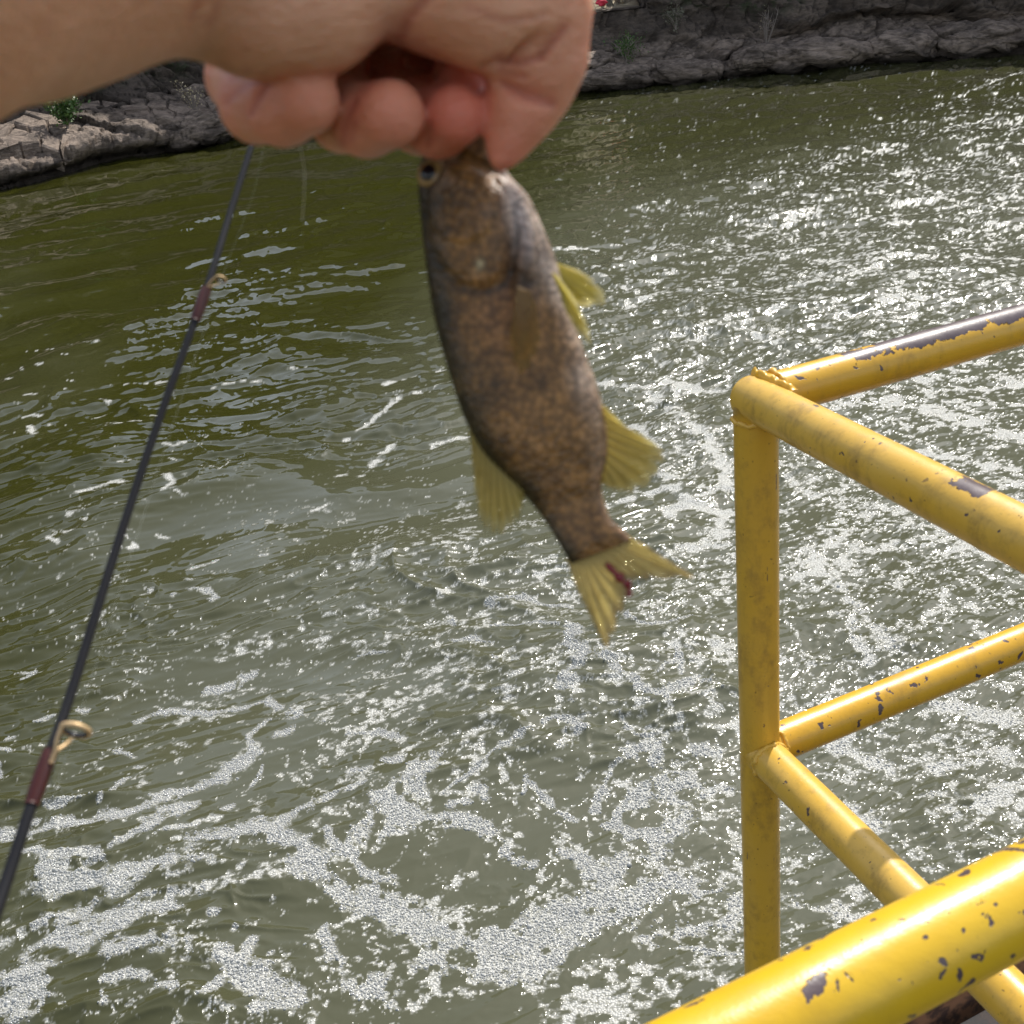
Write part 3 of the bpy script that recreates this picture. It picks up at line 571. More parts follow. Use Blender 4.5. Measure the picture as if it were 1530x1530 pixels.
def wearB(V, up):
    d = (V-RP)@UB; return -.03 + .22*np.exp(-((d-.34)/.07)**2)*sstep(.72, 1., up[:, 2]) 
def wearC(V, up): return -.02 + .03*sstep(-.4, .9, up[:, 2])
pipe('top_rail', RP, RP + UA*2.6, P_top, wearA)
pipe('top_rail', RP - UB*.008, RP + UB*(CS-PR*.4), P_b, wearB, round0=True)
pipe('top_rail', RP + UB*CS - UA*2.2, RP + UB*CS + UA*2.6, P_c, wearC)
pipe('mid_rail', RP - UZ*MH, RP - UZ*MH + UA*2.6, P_top, lambda V, up: np.full(len(V), -.06))
pipe('mid_rail', RP - UZ*MH, RP - UZ*MH + UB*CS, P_b, lambda V, up: np.full(len(V), -.06))
pipe('mid_rail', RP - UZ*MH + UB*CS - UA*2.2, RP - UZ*MH + UB*CS + UA*2.6, P_c, wearC)
pipe('post', RP - UZ*.004, RP - UZ*1.16, P_post, lambda V, up: np.full(len(V), -.03))
pipe('post', RP + UB*CS - UA*2.1, RP + UB*CS - UA*2.1 - UZ*1.06, P_post)
pipe('post', RP + UB*CS + UA*2.0, RP + UB*CS + UA*2.0 - UZ*1.06, P_post)
pipe('post', RP + UA*2.3, RP + UA*2.3 - UZ*1.06, P_post)
def weld(c, axis, r, th, seed, name='weld_bead'):
    axis = unit(axis); n = unit(np.cross(axis, A(.3, .2, .9))); b = np.cross(axis, n); a = np.linspace(0, 2*math.pi, 60, endpoint=False)
    w = vnoise(np.cos(a)*4+seed, np.sin(a)*4, seed=seed); P = c + (r*(1+.03*w))[:, None]*(np.cos(a)[:, None]*n + np.sin(a)[:, None]*b) + axis*(.003*w)[:, None]
    k = np.linspace(0, 2*math.pi, 8, endpoint=False); e = unit(P-c) if False else (P-c)/np.linalg.norm(P-c, axis=1)[:, None]
    rr = th*(1+.35*vnoise(np.cos(a)*9, np.sin(a)*9+seed, seed=seed+1))
    V = P[:, None] + rr[:, None, None]*(np.cos(k)[None, :, None]*e[:, None] + np.sin(k)[None, :, None]*axis)
    mesh(name, V.reshape(-1, 3), gridfaces(60, 8, True, True), P_b, rail, RB, attrs={'wear': np.full(480, -.1)})
weld(RP + UA*(PR*1.02), UA, PR*1.0, .0035, 3); weld(RP - UZ*MH + UA*(PR*1.02), UA, PR*.98, .0035, 5); weld(RP - UZ*MH + UB*(PR*1.02), UB, PR*.98, .003, 7); weld(RP - UZ*PR*.9, UZ, PR*1.0, .003, 9)
def flap():                              # ragged torch-cut lip left on top of the corner
    n, k = 26, 7; V = []
    for i in range(n):
        t = i/(n-1); s = -.012 + .062*t; h = .008*(1-t)**.7 + .002 + .0025*vnoise(i*.5, 1.0, seed=2)
        for j in range(k):
            q = j/(k-1)*math.pi; V.append(RP + UB*s + UA*(.006 + .010*t + .0045*math.cos(q)*(1+.25*vnoise(i*.4, j*.5, seed=6))) + UZ*(PR*.86 + h*math.sin(q)*(1+.22*vnoise(i*.45, j*.5+5, seed=7))))
    mesh('torn_lip', V, gridfaces(n, k), P_top, rail, RB, attrs={'wear': np.full(n*k, .04)})
flap()
wk = empty('walkway', (.9, .6, 1.44)); tag(wk, 'dark rusty steel walkway under the railing at bottom right', 'walkway')
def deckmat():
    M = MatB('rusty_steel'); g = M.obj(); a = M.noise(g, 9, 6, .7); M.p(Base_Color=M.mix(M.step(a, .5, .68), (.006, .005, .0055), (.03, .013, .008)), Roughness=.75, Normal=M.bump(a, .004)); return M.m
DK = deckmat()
def slab(name, corners, z0, z1):
    n = len(corners); V = [(*c[:2], z1) for c in corners] + [(*c[:2], z0) for c in corners]
    F = [tuple(range(n)), tuple(range(n, 2*n))[::-1]] + [(i, n+i, n+(i+1) % n, (i+1) % n) for i in range(n)]
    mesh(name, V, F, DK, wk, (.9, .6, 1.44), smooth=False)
p0 = RP + UB*.03 + UA*.03; c0 = RP + UB*CS
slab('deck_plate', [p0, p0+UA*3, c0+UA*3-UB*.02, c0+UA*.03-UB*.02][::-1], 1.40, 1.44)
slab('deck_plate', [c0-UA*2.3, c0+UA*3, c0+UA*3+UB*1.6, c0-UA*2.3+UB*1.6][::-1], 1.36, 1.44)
def edge_beam(a, b, z0, z1, w):
    u = unit(b-a); s = A(-u[1], u[0], 0)*w
    nn = 40; V = []
    for i in range(nn):
        p = a + (b-a)*i/(nn-1)
        for (k, z) in ((0, z0), (1, z0), (1, z1), (0, z1)):
            q = p + s*k; j = .004*vnoise(i*.9, k+z*7, seed=8); V.append((q[0]+j, q[1]+j, z+j))
    F = [tuple(f) for f in gridfaces(nn, 4, closev=True)] + [(3, 2, 1, 0), (4*nn-4, 4*nn-3, 4*nn-2, 4*nn-1)]
    M = MatB('rust'); g = M.obj(); M.p(Base_Color=M.mix(M.step(M.noise(g, 30, 5, .7), .4, .6), (.06, .025, .015), (.25, .11, .05)), Roughness=.85)
    mesh('edge_beam', V, F, M.m, wk, (.9, .6, 1.44), smooth=False)
edge_beam(RP + UA*.03, RP + UA*3, 1.30, 1.50, .012)

# ---------------------------------------------------------------- fishing rod
def build_rod():
    ctl = [(425, 60, .502), (402, 130, .494), (380, 205, .485), (345, 315, .471), (309, 430, .455), (243, 612, .434), (180, 800, .412), (108, 1030, .384), (74, 1127, .370), (44, 1212, .359), (0, 1345, .342), (-75, 1560, .312), (-190, 1870, .27)]
    P = spline([at(*c) for c in ctl], 160); R = np.linspace(.00105, .0021, 160)
    base = at(-190, 1870, .27); root = empty('fishing_rod', tuple(base)); tag(root, 'thin dark fishing rod with dark red thread wraps slanting along the left', 'fishing rod')
    M = MatB('graphite'); g = M.obj(); M.p(Base_Color=M.mix(M.noise(g, 40, 3), (.006, .006, .008), (.016, .016, .019)), Roughness=.5, Specular_IOR_Level=.25); V, F = tube(P, R, 20); mesh('rod_blank', V, F, M.m, root, base)
    Wm = MatB('thread_wrap'); g = Wm.obj(); Wm.p(Base_Color=Wm.mix(Wm.noise(g, 300, 2), (.03, .003, .002), (.065, .006, .004)), Roughness=.45)
    G = MatB('guide_metal'); G.p(Base_Color=(.60, .42, .22, 1), Metallic=.4, Roughness=.5); Ri = MatB('guide_insert'); Ri.p(Base_Color=(.03, .03, .035, 1), Roughness=.25)
    d2 = np.linalg.norm
    for (wp0, wp1, gp, rad, foot) in (((303, 430, .456), (287, 482, .449), (330, 417,   .452), .0022, (308, 430, .4535)), ((76, 1122, .371), (46, 1200, .361), (113, 1091, .372), .0046, (82, 1124, .3685))):
        i0 = np.argmin(d2(P-at(*wp0), axis=1)); i1 = np.argmin(d2(P-at(*wp1), axis=1)); n = 30
        Q = np.array([np.interp(np.linspace(i0, i1, n), np.arange(160), P[:, k]) for k in range(3)]).T
        V, F = tube(Q, np.interp(np.linspace(i0, i1, n), np.arange(160), R) + .00075*np.sin(np.linspace(.25, math.pi-.1, n))**.35 + .00012*(np.arange(n) % 2), 20); mesh('thread_wrap', V, F, Wm.m, root, base)
        c = at(*gp); ax = unit(P[i0]-P[i1]); n1 = unit(np.cross(ax, FWD)); n2 = np.cross(ax, n1); a = np.linspace(0, 2*math.pi, 40, endpoint=False)
        ring = [c + rad*(math.cos(t)*n1 + math.sin(t)*n2) for t in a]; parts = []
        def torus(r0, r1):
            V = []
            for t in a:
                e = math.cos(t)*n1 + math.sin(t)*n2
                for k in np.linspace(0, 2*math.pi, 10, endpoint=False): V.append(c + e*(r0 + r1*math.cos(k)) + ax*r1*1.5*math.sin(k))
            return V, [tuple(f) for f in gridfaces(40, 10, True, True)]
        f0 = at(*foot)
        for sg in (-1, 1):
            e = unit(f0-c); e = e - ax*(e@ax); e = unit(e); s = np.cross(ax, e); q = c + rad*(e*.55 + s*.83*sg)
            parts.append(tube(spline([q, (q+f0)/2 + s*sg*rad*.15, f0, f0 - ax*rad*.8], 12), rad*.14, 10))
        V, F = joinm(parts + [torus(rad, rad*.13)]); gd = mesh('guide', V, F, G.m, root, base)
        V, F = torus(rad*.84, rad*.12); mesh('guide_insert', V, F, Ri.m, gd, base)
    Lm = MatB('nylon'); Lm.p(Base_Color=(.55, .56, .5, 1), Roughness=.25)
    ln = spline([at(420, 120, .44), at(395, 212, .448), at(378, 290, .451), at(331, 417, .452), at(250, 660, .425), at(112, 1091, .372), at(20, 1370, .335), at(-120, 1700, .3)], 80)
    V, F = tube(ln, .00003, 6); mesh('fishing_line', V, F, Lm.m, root, base)
    ln = spline([at(440, 120, .34), at(447, 205, .345), at(455, 262, .352), at(452, 330, .365)], 24); V, F = tube(ln, .00012, 6)
    tag(mesh('loose_line', V, F, Lm.m, base=at(447, 205, .345)), 'short loose end of clear fishing line hanging below the little finger', 'line')
build_rod()

# ---------------------------------------------------------------- fish
def build_fish():
    LR = [((712, 108), (728, 112), .318), ((705, 140), (733, 146), .319), ((688, 170), (740, 186), .321), ((660, 200), (744, 216), .323), ((634, 226), (750, 240), .325), ((624, 250), (764, 262), .326),
          ((624, 285), (790, 290), .327), ((628, 330), (811, 335), .328), ((633, 380), (830, 380), .329), ((640, 430), (842, 425), .330), ((648, 475), (856, 470), .331), ((660, 522), (873, 518), .332),
          ((676, 575), (891, 568), .333), ((694, 626), (904, 615), .334), ((718, 672), (909, 655), .335), ((745, 704), (908, 690), .336), ((778, 735), (900, 718), .336), ((805, 766), (901, 742), .337),
          ((826, 797), (911, 772), .337), ((843, 826), (930, 792), .337), ((853, 842), (944, 806), .338)]
    n, m_ = 170, 112
    L = spline([at(*a, d) for a, b, d in LR], n); R = spline([at(*b, d) for a, b, d in LR], n)
    Lp = spline([a for a, b, d in LR], n); Rp = spline([b for a, b, d in LR], n)
    t = np.linspace(0, 1, n); C = (L+R)/2; E = (R-L)/2; hw = np.linalg.norm(E, axis=1)
    th = hw*np.interp(t, [0, .06, .2, .35, .55, .75, .9, 1], [.9, .7, .58, .55, .52, .46, .36, .16])
    a = np.linspace(0, 2*math.pi, m_, endpoint=False); ca, sa = np.cos(a), np.sin(a)
    cx = np.sign(ca)*np.abs(ca)**.92; sz = np.sign(sa)*np.abs(sa)**(.95)*(1-.10*ca)
    bend = .0035*np.sin(t*math.pi*1.1)
    V = C[:, None] + E[:, None]*cx[None, :, None] + FWD*(-(th[:, None]*sz[None, :])[:, :, None] + bend[:, None, None])
    px = (Lp[:, None]*(1-cx[None, :, None]) + Rp[:, None]*(1+cx[None, :, None]))/2
    X, Y = px[..., 0], px[..., 1]; front = (sz > .05)[None, :]*1.0; side = np.abs(sz)[None, :]*np.ones((n, 1))
    def ell(cx_, cy_, rx, ry, ang=0):
        c, s = math.cos(ang), math.sin(ang); u = ((X-cx_)*c + (Y-cy_)*s)/rx; v = (-(X-cx_)*s + (Y-cy_)*c)/ry; return np.sqrt(u*u+v*v)
    # gill cover standing proud of the flank, with its free edge behind; cheek, jaw hinge and eye socket
    op = ell(704, 345, 64, 96, -.25); pre = ell(690, 312, 52, 64, -.2)
    sock = ell(646, 262, 19, 21)
    dsp = .0013*(1-sstep(.90, 1.0, op))*sstep(.1, .9, 1.5-op) + .0008*(1-sstep(.9, 1.02, pre)) + .0016*(1-sstep(.75, 1.25, ell(772, 340, 26, 78, -.2))) - .0022*np.exp(-((ell(764, 390, 14, 60, .12))/1.0)**2)
    dsp = dsp - .0015*np.exp(-(sock/1.0)**4) + .0006*np.exp(-((sock-1.25)/.2)**2)
    dsp = dsp - .0013*np.exp(-((Y - (236 + (X-690)*.45))/6)**2)*(X > 672)*(Y < 300)
    dsp = dsp*side*1.7
    V = V - FWD*(dsp*np.sign(sz)[None, :])[:, :, None]
    # pigment: dark back, bronze mottled flank, paler belly
    v = cx[None, :]*np.ones((n, 1)); s_ = t[:, None]*np.ones((1, m_))
    mott = fbm(X*.020, Y*.014, o=4, seed=11); bars = fbm(X*.016+3, Y*.045, o=3, seed=12)
    k = v + .25*mott
    back = A(.034, .025, .009); flank = A(.200, .098, .026); belly = A(.42, .33, .26)
    col = back + (flank-back)*sstep(-1.0, -.25, k)[..., None]; col = col + (belly-col)*(sstep(.55, 1.05, k)*(1-.75*sstep(.45, .75, s_)))[..., None]
    col = col*(1.0 + .34*mott + .45*bars)[..., None]
    hd = 1-sstep(.30, .42, s_)
    chk = (hd*sstep(0, .5, fbm(X*.03, Y*.03, o=3, seed=13)))[..., None]; col = col*(1-.6*chk) + A(.24, .155, .10)*.6*chk
    pale = (np.exp(-(ell(775, 335, 22, 75, -.2))**2))[..., None]; col = col*(1-.7*pale) + A(.42, .37, .35)*.7*pale
    red = (np.exp(-(ell(745, 480, 40, 60))**2) + .6*np.exp(-(ell(762, 395, 14, 45))**2))[..., None]; col = col*(1-.3*red) + A(.22, .09, .04)*.3*red
    ear = (np.exp(-(ell(782, 425, 22, 15, .3))**2))[..., None]; col = col*(1-.8*ear) + A(.03, .022, .015)*.8*ear
    gold = (np.exp(-(ell(718, 405, 5, 8))**2))[..., None]; col = col*(1-gold) + A(.5, .42, .22)*gold
    rim = (np.exp(-((op-1.06)/.06)**2)*sstep(300, 360, Y)*side)[..., None]; col = col*(1-.75*rim) + A(.02, .012, .007)*.75*rim
    slit = (np.exp(-((X-(757+.08*(Y-330)))/5)**2)*sstep(262, 300, Y)*(1-sstep(400, 440, Y))*side)[..., None]; col = col*(1-.6*slit) + A(.035, .02, .012)*.6*slit
    col = np.clip(col, .006, 1)
    M = MatB('fish_skin'); g = M.obj(); cc = M.attr('pigment').outputs['Color']
    sc = M.vor(g, 620, 'F1', 0); nz = M.noise(g, 260, 4, .65)
    vs = M.n('TexVoronoi', i_Vector=M.map(g, (1, 1, 1)), i_Scale=560.); vr = M.n('SeparateColor', i_Color=vs.outputs['Color']).outputs[0]
    cc = M.n('HueSaturation', i_Value=M.ma('ADD', .86, M.ma('MULTIPLY', vr, .28)), i_Color=cc).outputs[0]
    cc = M.n('HueSaturation', i_Value=M.step(vs.outputs['Distance'], .3, .75, 1.15, .6), i_Color=cc).outputs[0]
    c2 = M.mix(M.step(nz, .35, .7, 0, .28), cc, M.n('HueSaturation', i_Value=1.9, i_Saturation=.9, i_Color=cc).outputs[0])
    M.p(Base_Color=c2, Roughness=M.ma('ADD', .27, M.ma('MULTIPLY', nz, .25)), Subsurface_Weight=.15, Subsurface_Radius=(.004, .0015, .001), Subsurface_Scale=1., Specular_IOR_Level=.34,
        Normal=M.bump(M.ma('ADD', M.ma('MULTIPLY', sc, -.0006), M.ma('MULTIPLY', nz, .0003)), 1.0, .55))
    base = at(720, 230, .325)
    Fc = [tuple(f) for f in gridfaces(n, m_, closev=True)] + [tuple(range(m_)), tuple(range((n-1)*m_, n*m_))[::-1]]
    fish = mesh('fish', V.reshape(-1, 3), Fc, M.m, base=base, attrs={'pigment': col.reshape(-1, 3)})
    tag(fish, 'small bronze brown bass with yellow fins hanging by its lower lip', 'fish')
    # eyes on both flanks
    Ew = MatB('fish_iris'); Ew.p(Base_Color=(.32, .20, .07, 1), Roughness=.3); Eb = MatB('fish_pupil'); Eb.p(Base_Color=(.004, .004, .008, 1), Roughness=.2)
    def dome(c, ax, r, h, u=22, w=8):
        n1 = unit(np.cross(ax, A(.2, .3, .9))); n2 = np.cross(ax, n1); Vv = [c + ax*h]
        for j in range(1, w+1):
            q = j/w*math.pi/2
            for i in range(u): b = i/u*2*math.pi; Vv.append(c + r*math.sin(q)*(math.cos(b)*n1 + math.sin(b)*n2) + ax*h*math.cos(q))
        Ff = [(0, 1+i, 1+(i+1) % u) for i in range(u)] + [(1+j*u+i, 1+(j+1)*u+i, 1+(j+1)*u+(i+1) % u, 1+j*u+(i+1) % u) for j in range(w-1) for i in range(u)]
        return Vv, Ff
    for sg in (1, -1):
        i = np.argmin(np.abs(Lp[:, 1]-262)); jj = np.argmin(np.abs(X[i]-647) + (1e3 if sg > 0 else 0)*(sz < 0) + (1e3 if sg < 0 else 0)*(sz > 0))
        c = V[i, jj] + FWD*sg*.0012; ax = unit(-FWD*sg*.9 - unit(E[i])*.42)
        Vv, Ff = dome(c, ax, .0047, .0031); e = mesh('eye', Vv, Ff, Ew.m, fish, base)
        Vv, Ff = dome(c + ax*.0009, ax, .0033, .0026); mesh('pupil', Vv, Ff, Eb.m, e, base)
    # fins
    def finmat(name, c1, c2, tip, ta=.06, tb=.34, tl_=.68):
        M = MatB(name); r = M.attr('ray').outputs['Fac']; o_ = M.attr('out').outputs['Fac']
        ray = M.ma('SINE', M.ma('MULTIPLY', r, 6.2832)); g = M.obj()
        col = M.mix(M.step(ray, -.3, .8), c1, c2); col = M.mix(M.step(o_, .72, 1.), col, tip); col = M.mix(M.step(M.noise(g, 170, 4, .6), .5, .72, 0, .4), col, (.42, .30, .06))
        tl = M.n('BsdfTranslucent', i_Color=col); ad = M.n('MixShader', x0=tl_); tr = M.n('BsdfTransparent', i_Color=(1, .97, .75, 1)); m2 = M.n('MixShader'); M.set(m2.inputs[0], M.step(o_, .0, 1., ta, tb))
        M.p(Base_Color=col, Roughness=.35, Normal=M.bump(ray, .0004))
        l = M.t.links.new; l(M.bsdf.outputs[0], ad.inputs[1]); l(tl.outputs[0], ad.inputs[2]); l(ad.outputs[0], m2.inputs[1]); l(tr.outputs[0], m2.inputs[2]); l(m2.outputs[0], M.out.inputs[0])
        return M.m
    FM = finmat('fin_yellow', (.74, .61, .20), (.50, .40, .11), (.62, .57, .33)); FT = finmat('fin_tail', (.78, .66, .30), (.64, .52, .22), (.50, .40, .22)); FP = finmat('fin_pale', (.80, .70, .18), (.66, .56, .13), (.85, .8, .55))
    def fin(name, Bp, Ep, d0, d1, mat, rays, wavy=.0012, lab=None):
        nr, no = rays*6+1, 20; Bc = spline(Bp, nr); Ec = spline(Ep, nr); Vv = []; ra = []; ou = []
        for i in range(nr):
            sc_ = 1 - .05*abs(math.cos(i*math.pi/6))**3 - .05*random.random()*(i % 6 in (0, 1, 5)) + .03*math.sin(i*.37)
            for j in range(no):
                u = j/(no-1); q = Bc[i] + (Ec[i]-Bc[i])*u*sc_; dd = d0 + (d1-d0)*u + wavy*math.sin(i/nr*5+u*2)*u
                Vv.append(at(q[0], q[1], dd) + FWD*.00025*math.sin(i*math.pi/3)); ra.append(i/6); ou.append(u)
        o = mesh(name, Vv, gridfaces(nr, no), mat, fish, base, attrs={'ray': ra, 'out': ou})
        md = o.modifiers.new('thickness', 'SOLIDIFY'); md.thickness = .00045; md.offset = 0
        if lab: o['label'] = lab
        return o
    fin('dorsal_fin', [(696, 624), (722, 668), (750, 702), (781, 734)], [(703, 640), (706, 690), (711, 745), (722, 786), (736, 797), (756, 792), (774, 778), (783, 745), (785, 737)], .3352, .337, FM, 11)
    fin('anal_fin', [(899, 606), (906, 640), (907, 680), (898, 722)], [(908, 612), (938, 640), (968, 655), (986, 670), (993, 686), (984, 706), (962, 726), (936, 737), (912, 729), (900, 723)], .3345, .332, FM, 10)
    tail = fin('tail_fin', [(846, 834), (866, 836), (888, 828), (914, 812), (940, 802)], [(851, 846), (866, 888), (886, 930), (905, 963), (921, 940), (934, 905), (938, 880), (942, 868), (958, 864), (992, 867), (1035, 862), (1002, 840), (965, 815), (943, 804)], .3375, .336, FT, 15)
    fin('pelvic_fin', [(826, 392), (832, 404), (838, 424)], [(842, 397), (872, 409), (895, 428), (906, 448), (890, 456), (862, 458), (842, 436)], .334, .338, FP, 6)
    fin('pelvic_fin', [(826, 408), (834, 428), (842, 452)], [(836, 416), (856, 446), (872, 474), (882, 496), (881, 509), (866, 500), (850, 472), (844, 458)], .325, .322, FP, 6)
    pf = fin('pectoral_fin', [(774, 428), (782, 432), (792, 436)], [(768, 470), (764, 510), (770, 545), (784, 556), (799, 535), (806, 500), (802, 462)], .3182, .3176, finmat('fin_amber', (.25, .14, .04), (.21, .115, .033), (.22, .13, .045), .25, .75, .05), 8, .0004)
    # blood where the tail fork is torn
    Bm = MatB('blood'); Bm.p(Base_Color=(.16, .004, .006, 1), Roughness=.2); Q = spline([at(905, 842, .3362), at(925, 862, .3358), at(938, 874, .3355), at(940, 892, .3355)], 14)
    Vv, Ff = tube(Q, .0013*np.abs(np.sin(np.linspace(.25, 2.9, 14)))**.6*(1+.35*np.sin(np.arange(14)*1.7)), 10); o = mesh('blood_spot', Vv, Ff, Bm.m, tail, base); o['label'] = 'dark red blood at the torn tail fork'
build_fish()

# ---------------------------------------------------------------- person: bare forearm and hand
def surface_nets(D, org, h):
    nx, ny, nz = D.shape; S = D < 0
    cs = np.zeros((nx-1, ny-1, nz-1), np.int8)
    for a in (0, 1):
        for b in (0, 1):
            for c in (0, 1): cs += S[a:nx-1+a, b:ny-1+b, c:nz-1+c]
    act = (cs > 0) & (cs < 8); ids = -np.ones(act.shape, np.int64); I = np.argwhere(act); ids[act] = np.arange(len(I))
    acc = np.zeros((len(I), 3)); cnt = np.zeros(len(I)); crn = [(a, b, c) for a in (0, 1) for b in (0, 1) for c in (0, 1)]
    for p in crn:
        for ax in range(3):
            if p[ax]: continue
            q = list(p); q[ax] = 1
            d0 = D[I[:, 0]+p[0], I[:, 1]+p[1], I[:, 2]+p[2]]; d1 = D[I[:, 0]+q[0], I[:, 1]+q[1], I[:, 2]+q[2]]; mk = (d0 < 0) != (d1 < 0)
            t = np.where(mk, d0/np.where(mk, d0-d1, 1), 0); pt = np.tile(np.array(p, float), (len(I), 1)); pt[:, ax] += t; acc[mk] += pt[mk]; cnt[mk] += 1
    V = org + h*(I + acc/cnt[:, None]); Q = []
    for ax in range(3):
        o1, o2 = (ax+1) % 3, (ax+2) % 3
        sl0 = [slice(1, -1)]*3; sl0[ax] = slice(0, -1); sl1 = list(sl0); sl1[ax] = slice(1, None)
        s0, s1 = S[tuple(sl0)], S[tuple(sl1)]; E = np.argwhere(s0 != s1)
        if not len(E): continue
        sgn = s0[tuple(E.T)]; E = E + 1; E[:, ax] -= 1
        def cid(d1, d2): k = E.copy(); k[:, o1] -= d1; k[:, o2] -= d2; return ids[k[:, 0], k[:, 1], k[:, 2]]
        q = np.stack([cid(1, 1), cid(0, 1), cid(0, 0), cid(1, 0)], 1); q[~sgn] = q[~sgn][:, ::-1]; Q.append(q)
    return V, np.vstack(Q)
def camp(px, py, d): return A(d*(px-765)/FPX, d*(py-765)/FPX, d)
HAND = {   # chains of (px, py, depth m, radius m)
 'arm': [(-1900, -140, .10, .047), (-700, -185, .16, .045), (-260, -175, .20, .0425), (0, -145, .236, .0362), (150, -143, .252, .031), (290, -128, .266, .0262), (400, -85, .277, .0235)],
 'hypothenar': [(300, -60, .270, .021), (380, -8, .273, .0175), (462, -4, .278, .0168), (530, -36, .284, .0155)],
 'palm': [(420, -95, .300, .028), (560, -95, .312, .026), (700, -100, .316, .026)],
 'back': [(410, -55, .322, .022), (540, -62, .336, .023), (690, -64, .336, .022)],
 'knuckles': [(405, -10, .335, .013), (500, -20, .350, .0145), (610, -30, .356, .015), (715, -35, .352, .014)],
 'thenar': [(560, -80, .288, .021), (650, -32, .287, .0165), (735, 2, .288, .0160), (788, -2, .290, .0152)],
 'thumb': [(772, -22, .291, .0160), (806, 28, .293, .0125), (813, 84, .296, .0108), (794, 128, .300, .0105), (775, 168, .301, .0090), (763, 200, .302, .0062), (754, 226, .302, .0042), (748, 240, .302, .0024)],
}
FING = {
 'pinky': [(400, -5, .335, .0118), (376, 50, .336, .0108), (362, 116, .326, .0100), (384, 158, .307, .0096), (422, 162, .294, .0092), (458, 150, .287, .0084)],
 'ring': [(500, -15, .350, .013), (490, 70, .352, .0112), (500, 148, .338, .0103), (514, 174, .320, .0096), (548, 180, .302, .0092), (584, 170, .293, .0086)],
 'middle': [(605, -25, .356, .0135), (600, 70, .360, .0115), (612, 150, .345, .0104), (628, 176, .326, .0098), (654, 184, .309, .0090), (680, 172, .300, .0080)],
 'index': [(712, -30, .352, .0130), (716, 40, .358, .0110), (706, 92, .346, .0100), (696, 118, .330, .0092), (694, 142, .317, .0082), (696, 160, .312, .0070)],
}
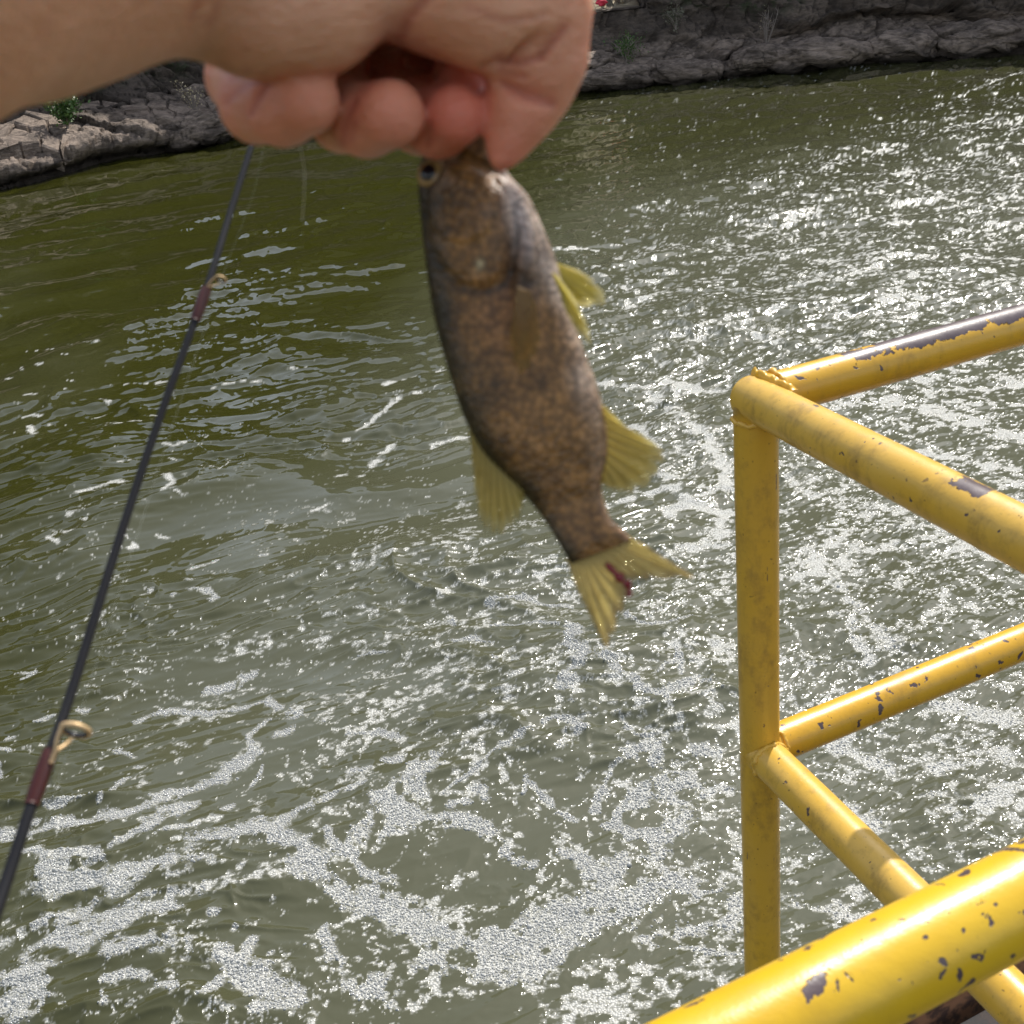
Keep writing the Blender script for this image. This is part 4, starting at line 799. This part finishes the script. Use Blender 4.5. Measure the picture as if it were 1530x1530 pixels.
def build_person():
    h = .00135
    lo = A(-.205, -.205, .052); hi = A(.034, .004, .382)
    n = ((hi-lo)/h).astype(int); gx, gy, gz = [lo[k] + h*np.arange(n[k]) for k in range(3)]
    def chain(pts, k):
        D = None
        C = [(camp(*p[:3]), p[3]) for p in pts]
        return C
    def cone(P, a, ra, b, rb):
        ab = b-a; L = ab@ab; t = np.clip(((P[0]-a[0])*ab[0] + (P[1]-a[1])*ab[1] + (P[2]-a[2])*ab[2])/L, 0, 1)
        return np.sqrt((P[0]-a[0]-t*ab[0])**2 + (P[1]-a[1]-t*ab[1])**2 + (P[2]-a[2]-t*ab[2])**2) - (ra + (rb-ra)*t)
    def smin(a, b, k): q = np.clip(.5 + .5*(b-a)/k, 0, 1); return b + (a-b)*q - k*q*(1-q)
    P = (gx[:, None, None].astype(np.float32), gy[None, :, None].astype(np.float32), gz[None, None, :].astype(np.float32))
    def sdf(pts, k):
        C = chain(pts, k); D = None
        for (a, ra), (b, rb) in zip(C[:-1], C[1:]):
            d = cone(P, a.astype(np.float32), np.float32(ra), b.astype(np.float32), np.float32(rb)); D = d if D is None else smin(D, d, k)
        return D
    D = sdf(HAND['arm'], .010)
    for kname, k in (('palm', .012), ('back', .008), ('knuckles', .008), ('hypothenar', .004)): D = smin(D, sdf(HAND[kname], .006), k)
    T = smin(sdf(HAND['thenar'], .006), sdf(HAND['thumb'], .0030), .004); D = smin(D, T, .0022)
    Fg = None
    for f in ('pinky', 'ring', 'middle', 'index'):
        d = sdf(FING[f], .0022); Fg = d if Fg is None else smin(Fg, d, .0010)
    D = smin(D, Fg, .0012)
    # skin creases
    for (p, q, r, dp) in (((596, 62, .277), (640, 0, .270), .0022, 0),
                          ((742, 80, .2860), (818, 58, .2800), .0020, 0), ((750, 132, .2900), (826, 150, .2900), .0018, 0), ((740, 98, .2865), (800, 116, .2845), .0016, 0), ((508, 205, .309), (524, 135, .301), .0018, 0), ((632, 205, .316), (640, 140, .310), .0016, 0)):
        d = cone(P, camp(*p).astype(np.float32), np.float32(r), camp(*q).astype(np.float32), np.float32(r)); D = -smin(-D, d, .0016)
    V, Q = surface_nets(D, lo, h)
    # relax the grid steps
    e = np.vstack([Q[:, [0, 1]], Q[:, [1, 2]], Q[:, [2, 3]], Q[:, [3, 0]]]); cnt = np.bincount(e.ravel(), minlength=len(V))[:, None]
    for it in range(3):
        s = np.zeros_like(V)
        for k in range(3): s[:, k] = np.bincount(e[:, 0], V[e[:, 1], k], len(V)) + np.bincount(e[:, 1], V[e[:, 0], k], len(V))
        V = V + .5*(s/np.maximum(cnt, 1) - V)
    red = np.zeros(len(V)); crs = np.zeros(len(V)); ux = V[:, 0]/V[:, 2]*FPX+765; uy = V[:, 1]/V[:, 2]*FPX+765
    fn = np.cross(V[Q[:, 2]]-V[Q[:, 0]], V[Q[:, 3]]-V[Q[:, 1]])[:, 2]; facing = np.bincount(Q.ravel(), np.repeat(fn, 4), len(V)); sg = np.sign(np.sum(np.where(np.bincount(Q.ravel(), np.repeat(V[:, 2][Q].mean(1), 4), len(V)) > 0, facing, 0)*(V[:, 2] < .262))); facing = facing*sg > 0
    for line, w_, dep in (([(340, 150), (366, 128), (398, 114)], 6, .0009), ([(374, 168), (388, 142), (404, 120)], 6, .0010), ([(744, 84), (776, 92), (812, 82)], 7, .0012), ([(752, 122), (786, 142), (824, 154)], 7, .0012), ([(746, 104), (784, 114)], 5, .0007),
                          ([(842, 40), (822, 66), (804, 84)], 7, .0010), ([(640, -10), (614, 22), (597, 58)], 9, .0012), ([(512, 214), (518, 180), (530, 150)], 6, .0008), ([(524, 210), (530, 182)], 5, .0006), ([(640, 216), (644, 184)], 5, .0008), ([(700, 10), (760, 30), (812, 22)], 6, .0005), ([(330, 96), (352, 110), (372, 104)], 6, .0006), ([(60, 60), (120, 30), (170, 24)], 7, .0004), ([(240, 60), (280, 30), (300, -10)], 8, .0006), ([(262, 76), (306, 44), (326, 0)], 8, .0006)):
        L_ = spline(line, 24); d_ = np.min(np.hypot(ux[:, None]-L_[None, :, 0], uy[:, None]-L_[None, :, 1]), axis=1); g_ = np.exp(-(d_/w_)**2)*facing; V[:, 2] += dep*g_*1.1; crs = np.maximum(crs, g_*min(1, dep/.001))
    for f, wgt in (('pinky', .55), ('ring', .65), ('middle', 1.), ('index', 1.)):
        for (a, b, c, r) in FING[f][2:]: red = np.maximum(red, wgt*np.exp(-(np.linalg.norm(V-camp(a, b, c), axis=1)/.014)**4))
    for (a, b, c, r) in HAND['thumb'][3:]: red = np.maximum(red, .75*np.exp(-(np.linalg.norm(V-camp(a, b, c), axis=1)/.014)**2))
    red = np.maximum(red, .25*sstep(.268, .29, V[:, 2]))
    red = np.minimum(1, red + .35*crs)
    Vw = EYE + V[:, 0:1]*RGT + V[:, 1:2]*DWN + V[:, 2:3]*FWD
    M = MatB('skin'); g = M.obj(); r = M.attr('red').outputs['Fac']
    nz = M.noise(g, 90, 4, .6); fine = M.vor(g, 900, 'F1', 0)
    col = M.mix(M.step(nz, .3, .75), (.72, .37, .21), (.78, .42, .25)); col = M.mix(r, col, (.70, .19, .12))
    col = M.mix(M.ma('MULTIPLY', M.attr('crease').outputs['Fac'], .45), col, (.30, .10, .06))
    col = M.mix(M.step(M.noise(g, 38, 3, .6), .5, .72, 0, .35), col, (.70, .27, .17)); col = M.mix(M.step(M.noise(g, 420, 2, .5), .62, .72, 0, .25), col, (.42, .20, .11))
    M.p(Base_Color=col, Roughness=.44, Subsurface_Weight=.4, Subsurface_Radius=(.011, .0035, .0018), Subsurface_Scale=1., Specular_IOR_Level=.4,
        Normal=M.bump(M.ma('ADD', M.ma('MULTIPLY', fine, .0004), M.ma('MULTIPLY', M.noise(M.map(g, (1, 1, 2.5)), 150, 4, .65), .0020)), 1., .6))
    base = at(300, -90, .27)
    o = mesh('person', Vw, Q, M.m, base=base, attrs={'red': red, 'crease': crs})
    tag(o, 'bare forearm and hand from upper left pinching the fish by its lip', 'person')
    Nm = MatB('nail'); Nm.p(Base_Color=(.62, .36, .29, 1), Roughness=.22, Coat_Weight=.4)
    # index fingernail catching light above the middle fingertip
    def nail(c, ax, up, ln, wd):
        ax = unit(ax); s = unit(np.cross(ax, up)); u = np.cross(s, ax); Vn = []
        for i in range(9):
            for j in range(9):
                a, b = i/8*2-1, j/8*2-1; w_ = wd*math.sqrt(max(0, 1-.75*abs(a)**3)); Vn.append(c + ax*ln*a + s*w_*b - u*(.0018*b*b + .0006*a*a))
        k = mesh('fingernail', Vn, gridfaces(9, 9), Nm.m, o, base); md = k.modifiers.new('thickness', 'SOLIDIFY'); md.thickness = .0005
    nail(at(681, 128, .3185), at(688, 152, .312)-at(676, 112, .320), -FWD*.8-RGT*.5, .0048, .0040)
    print('hand', len(Vw))
build_person()
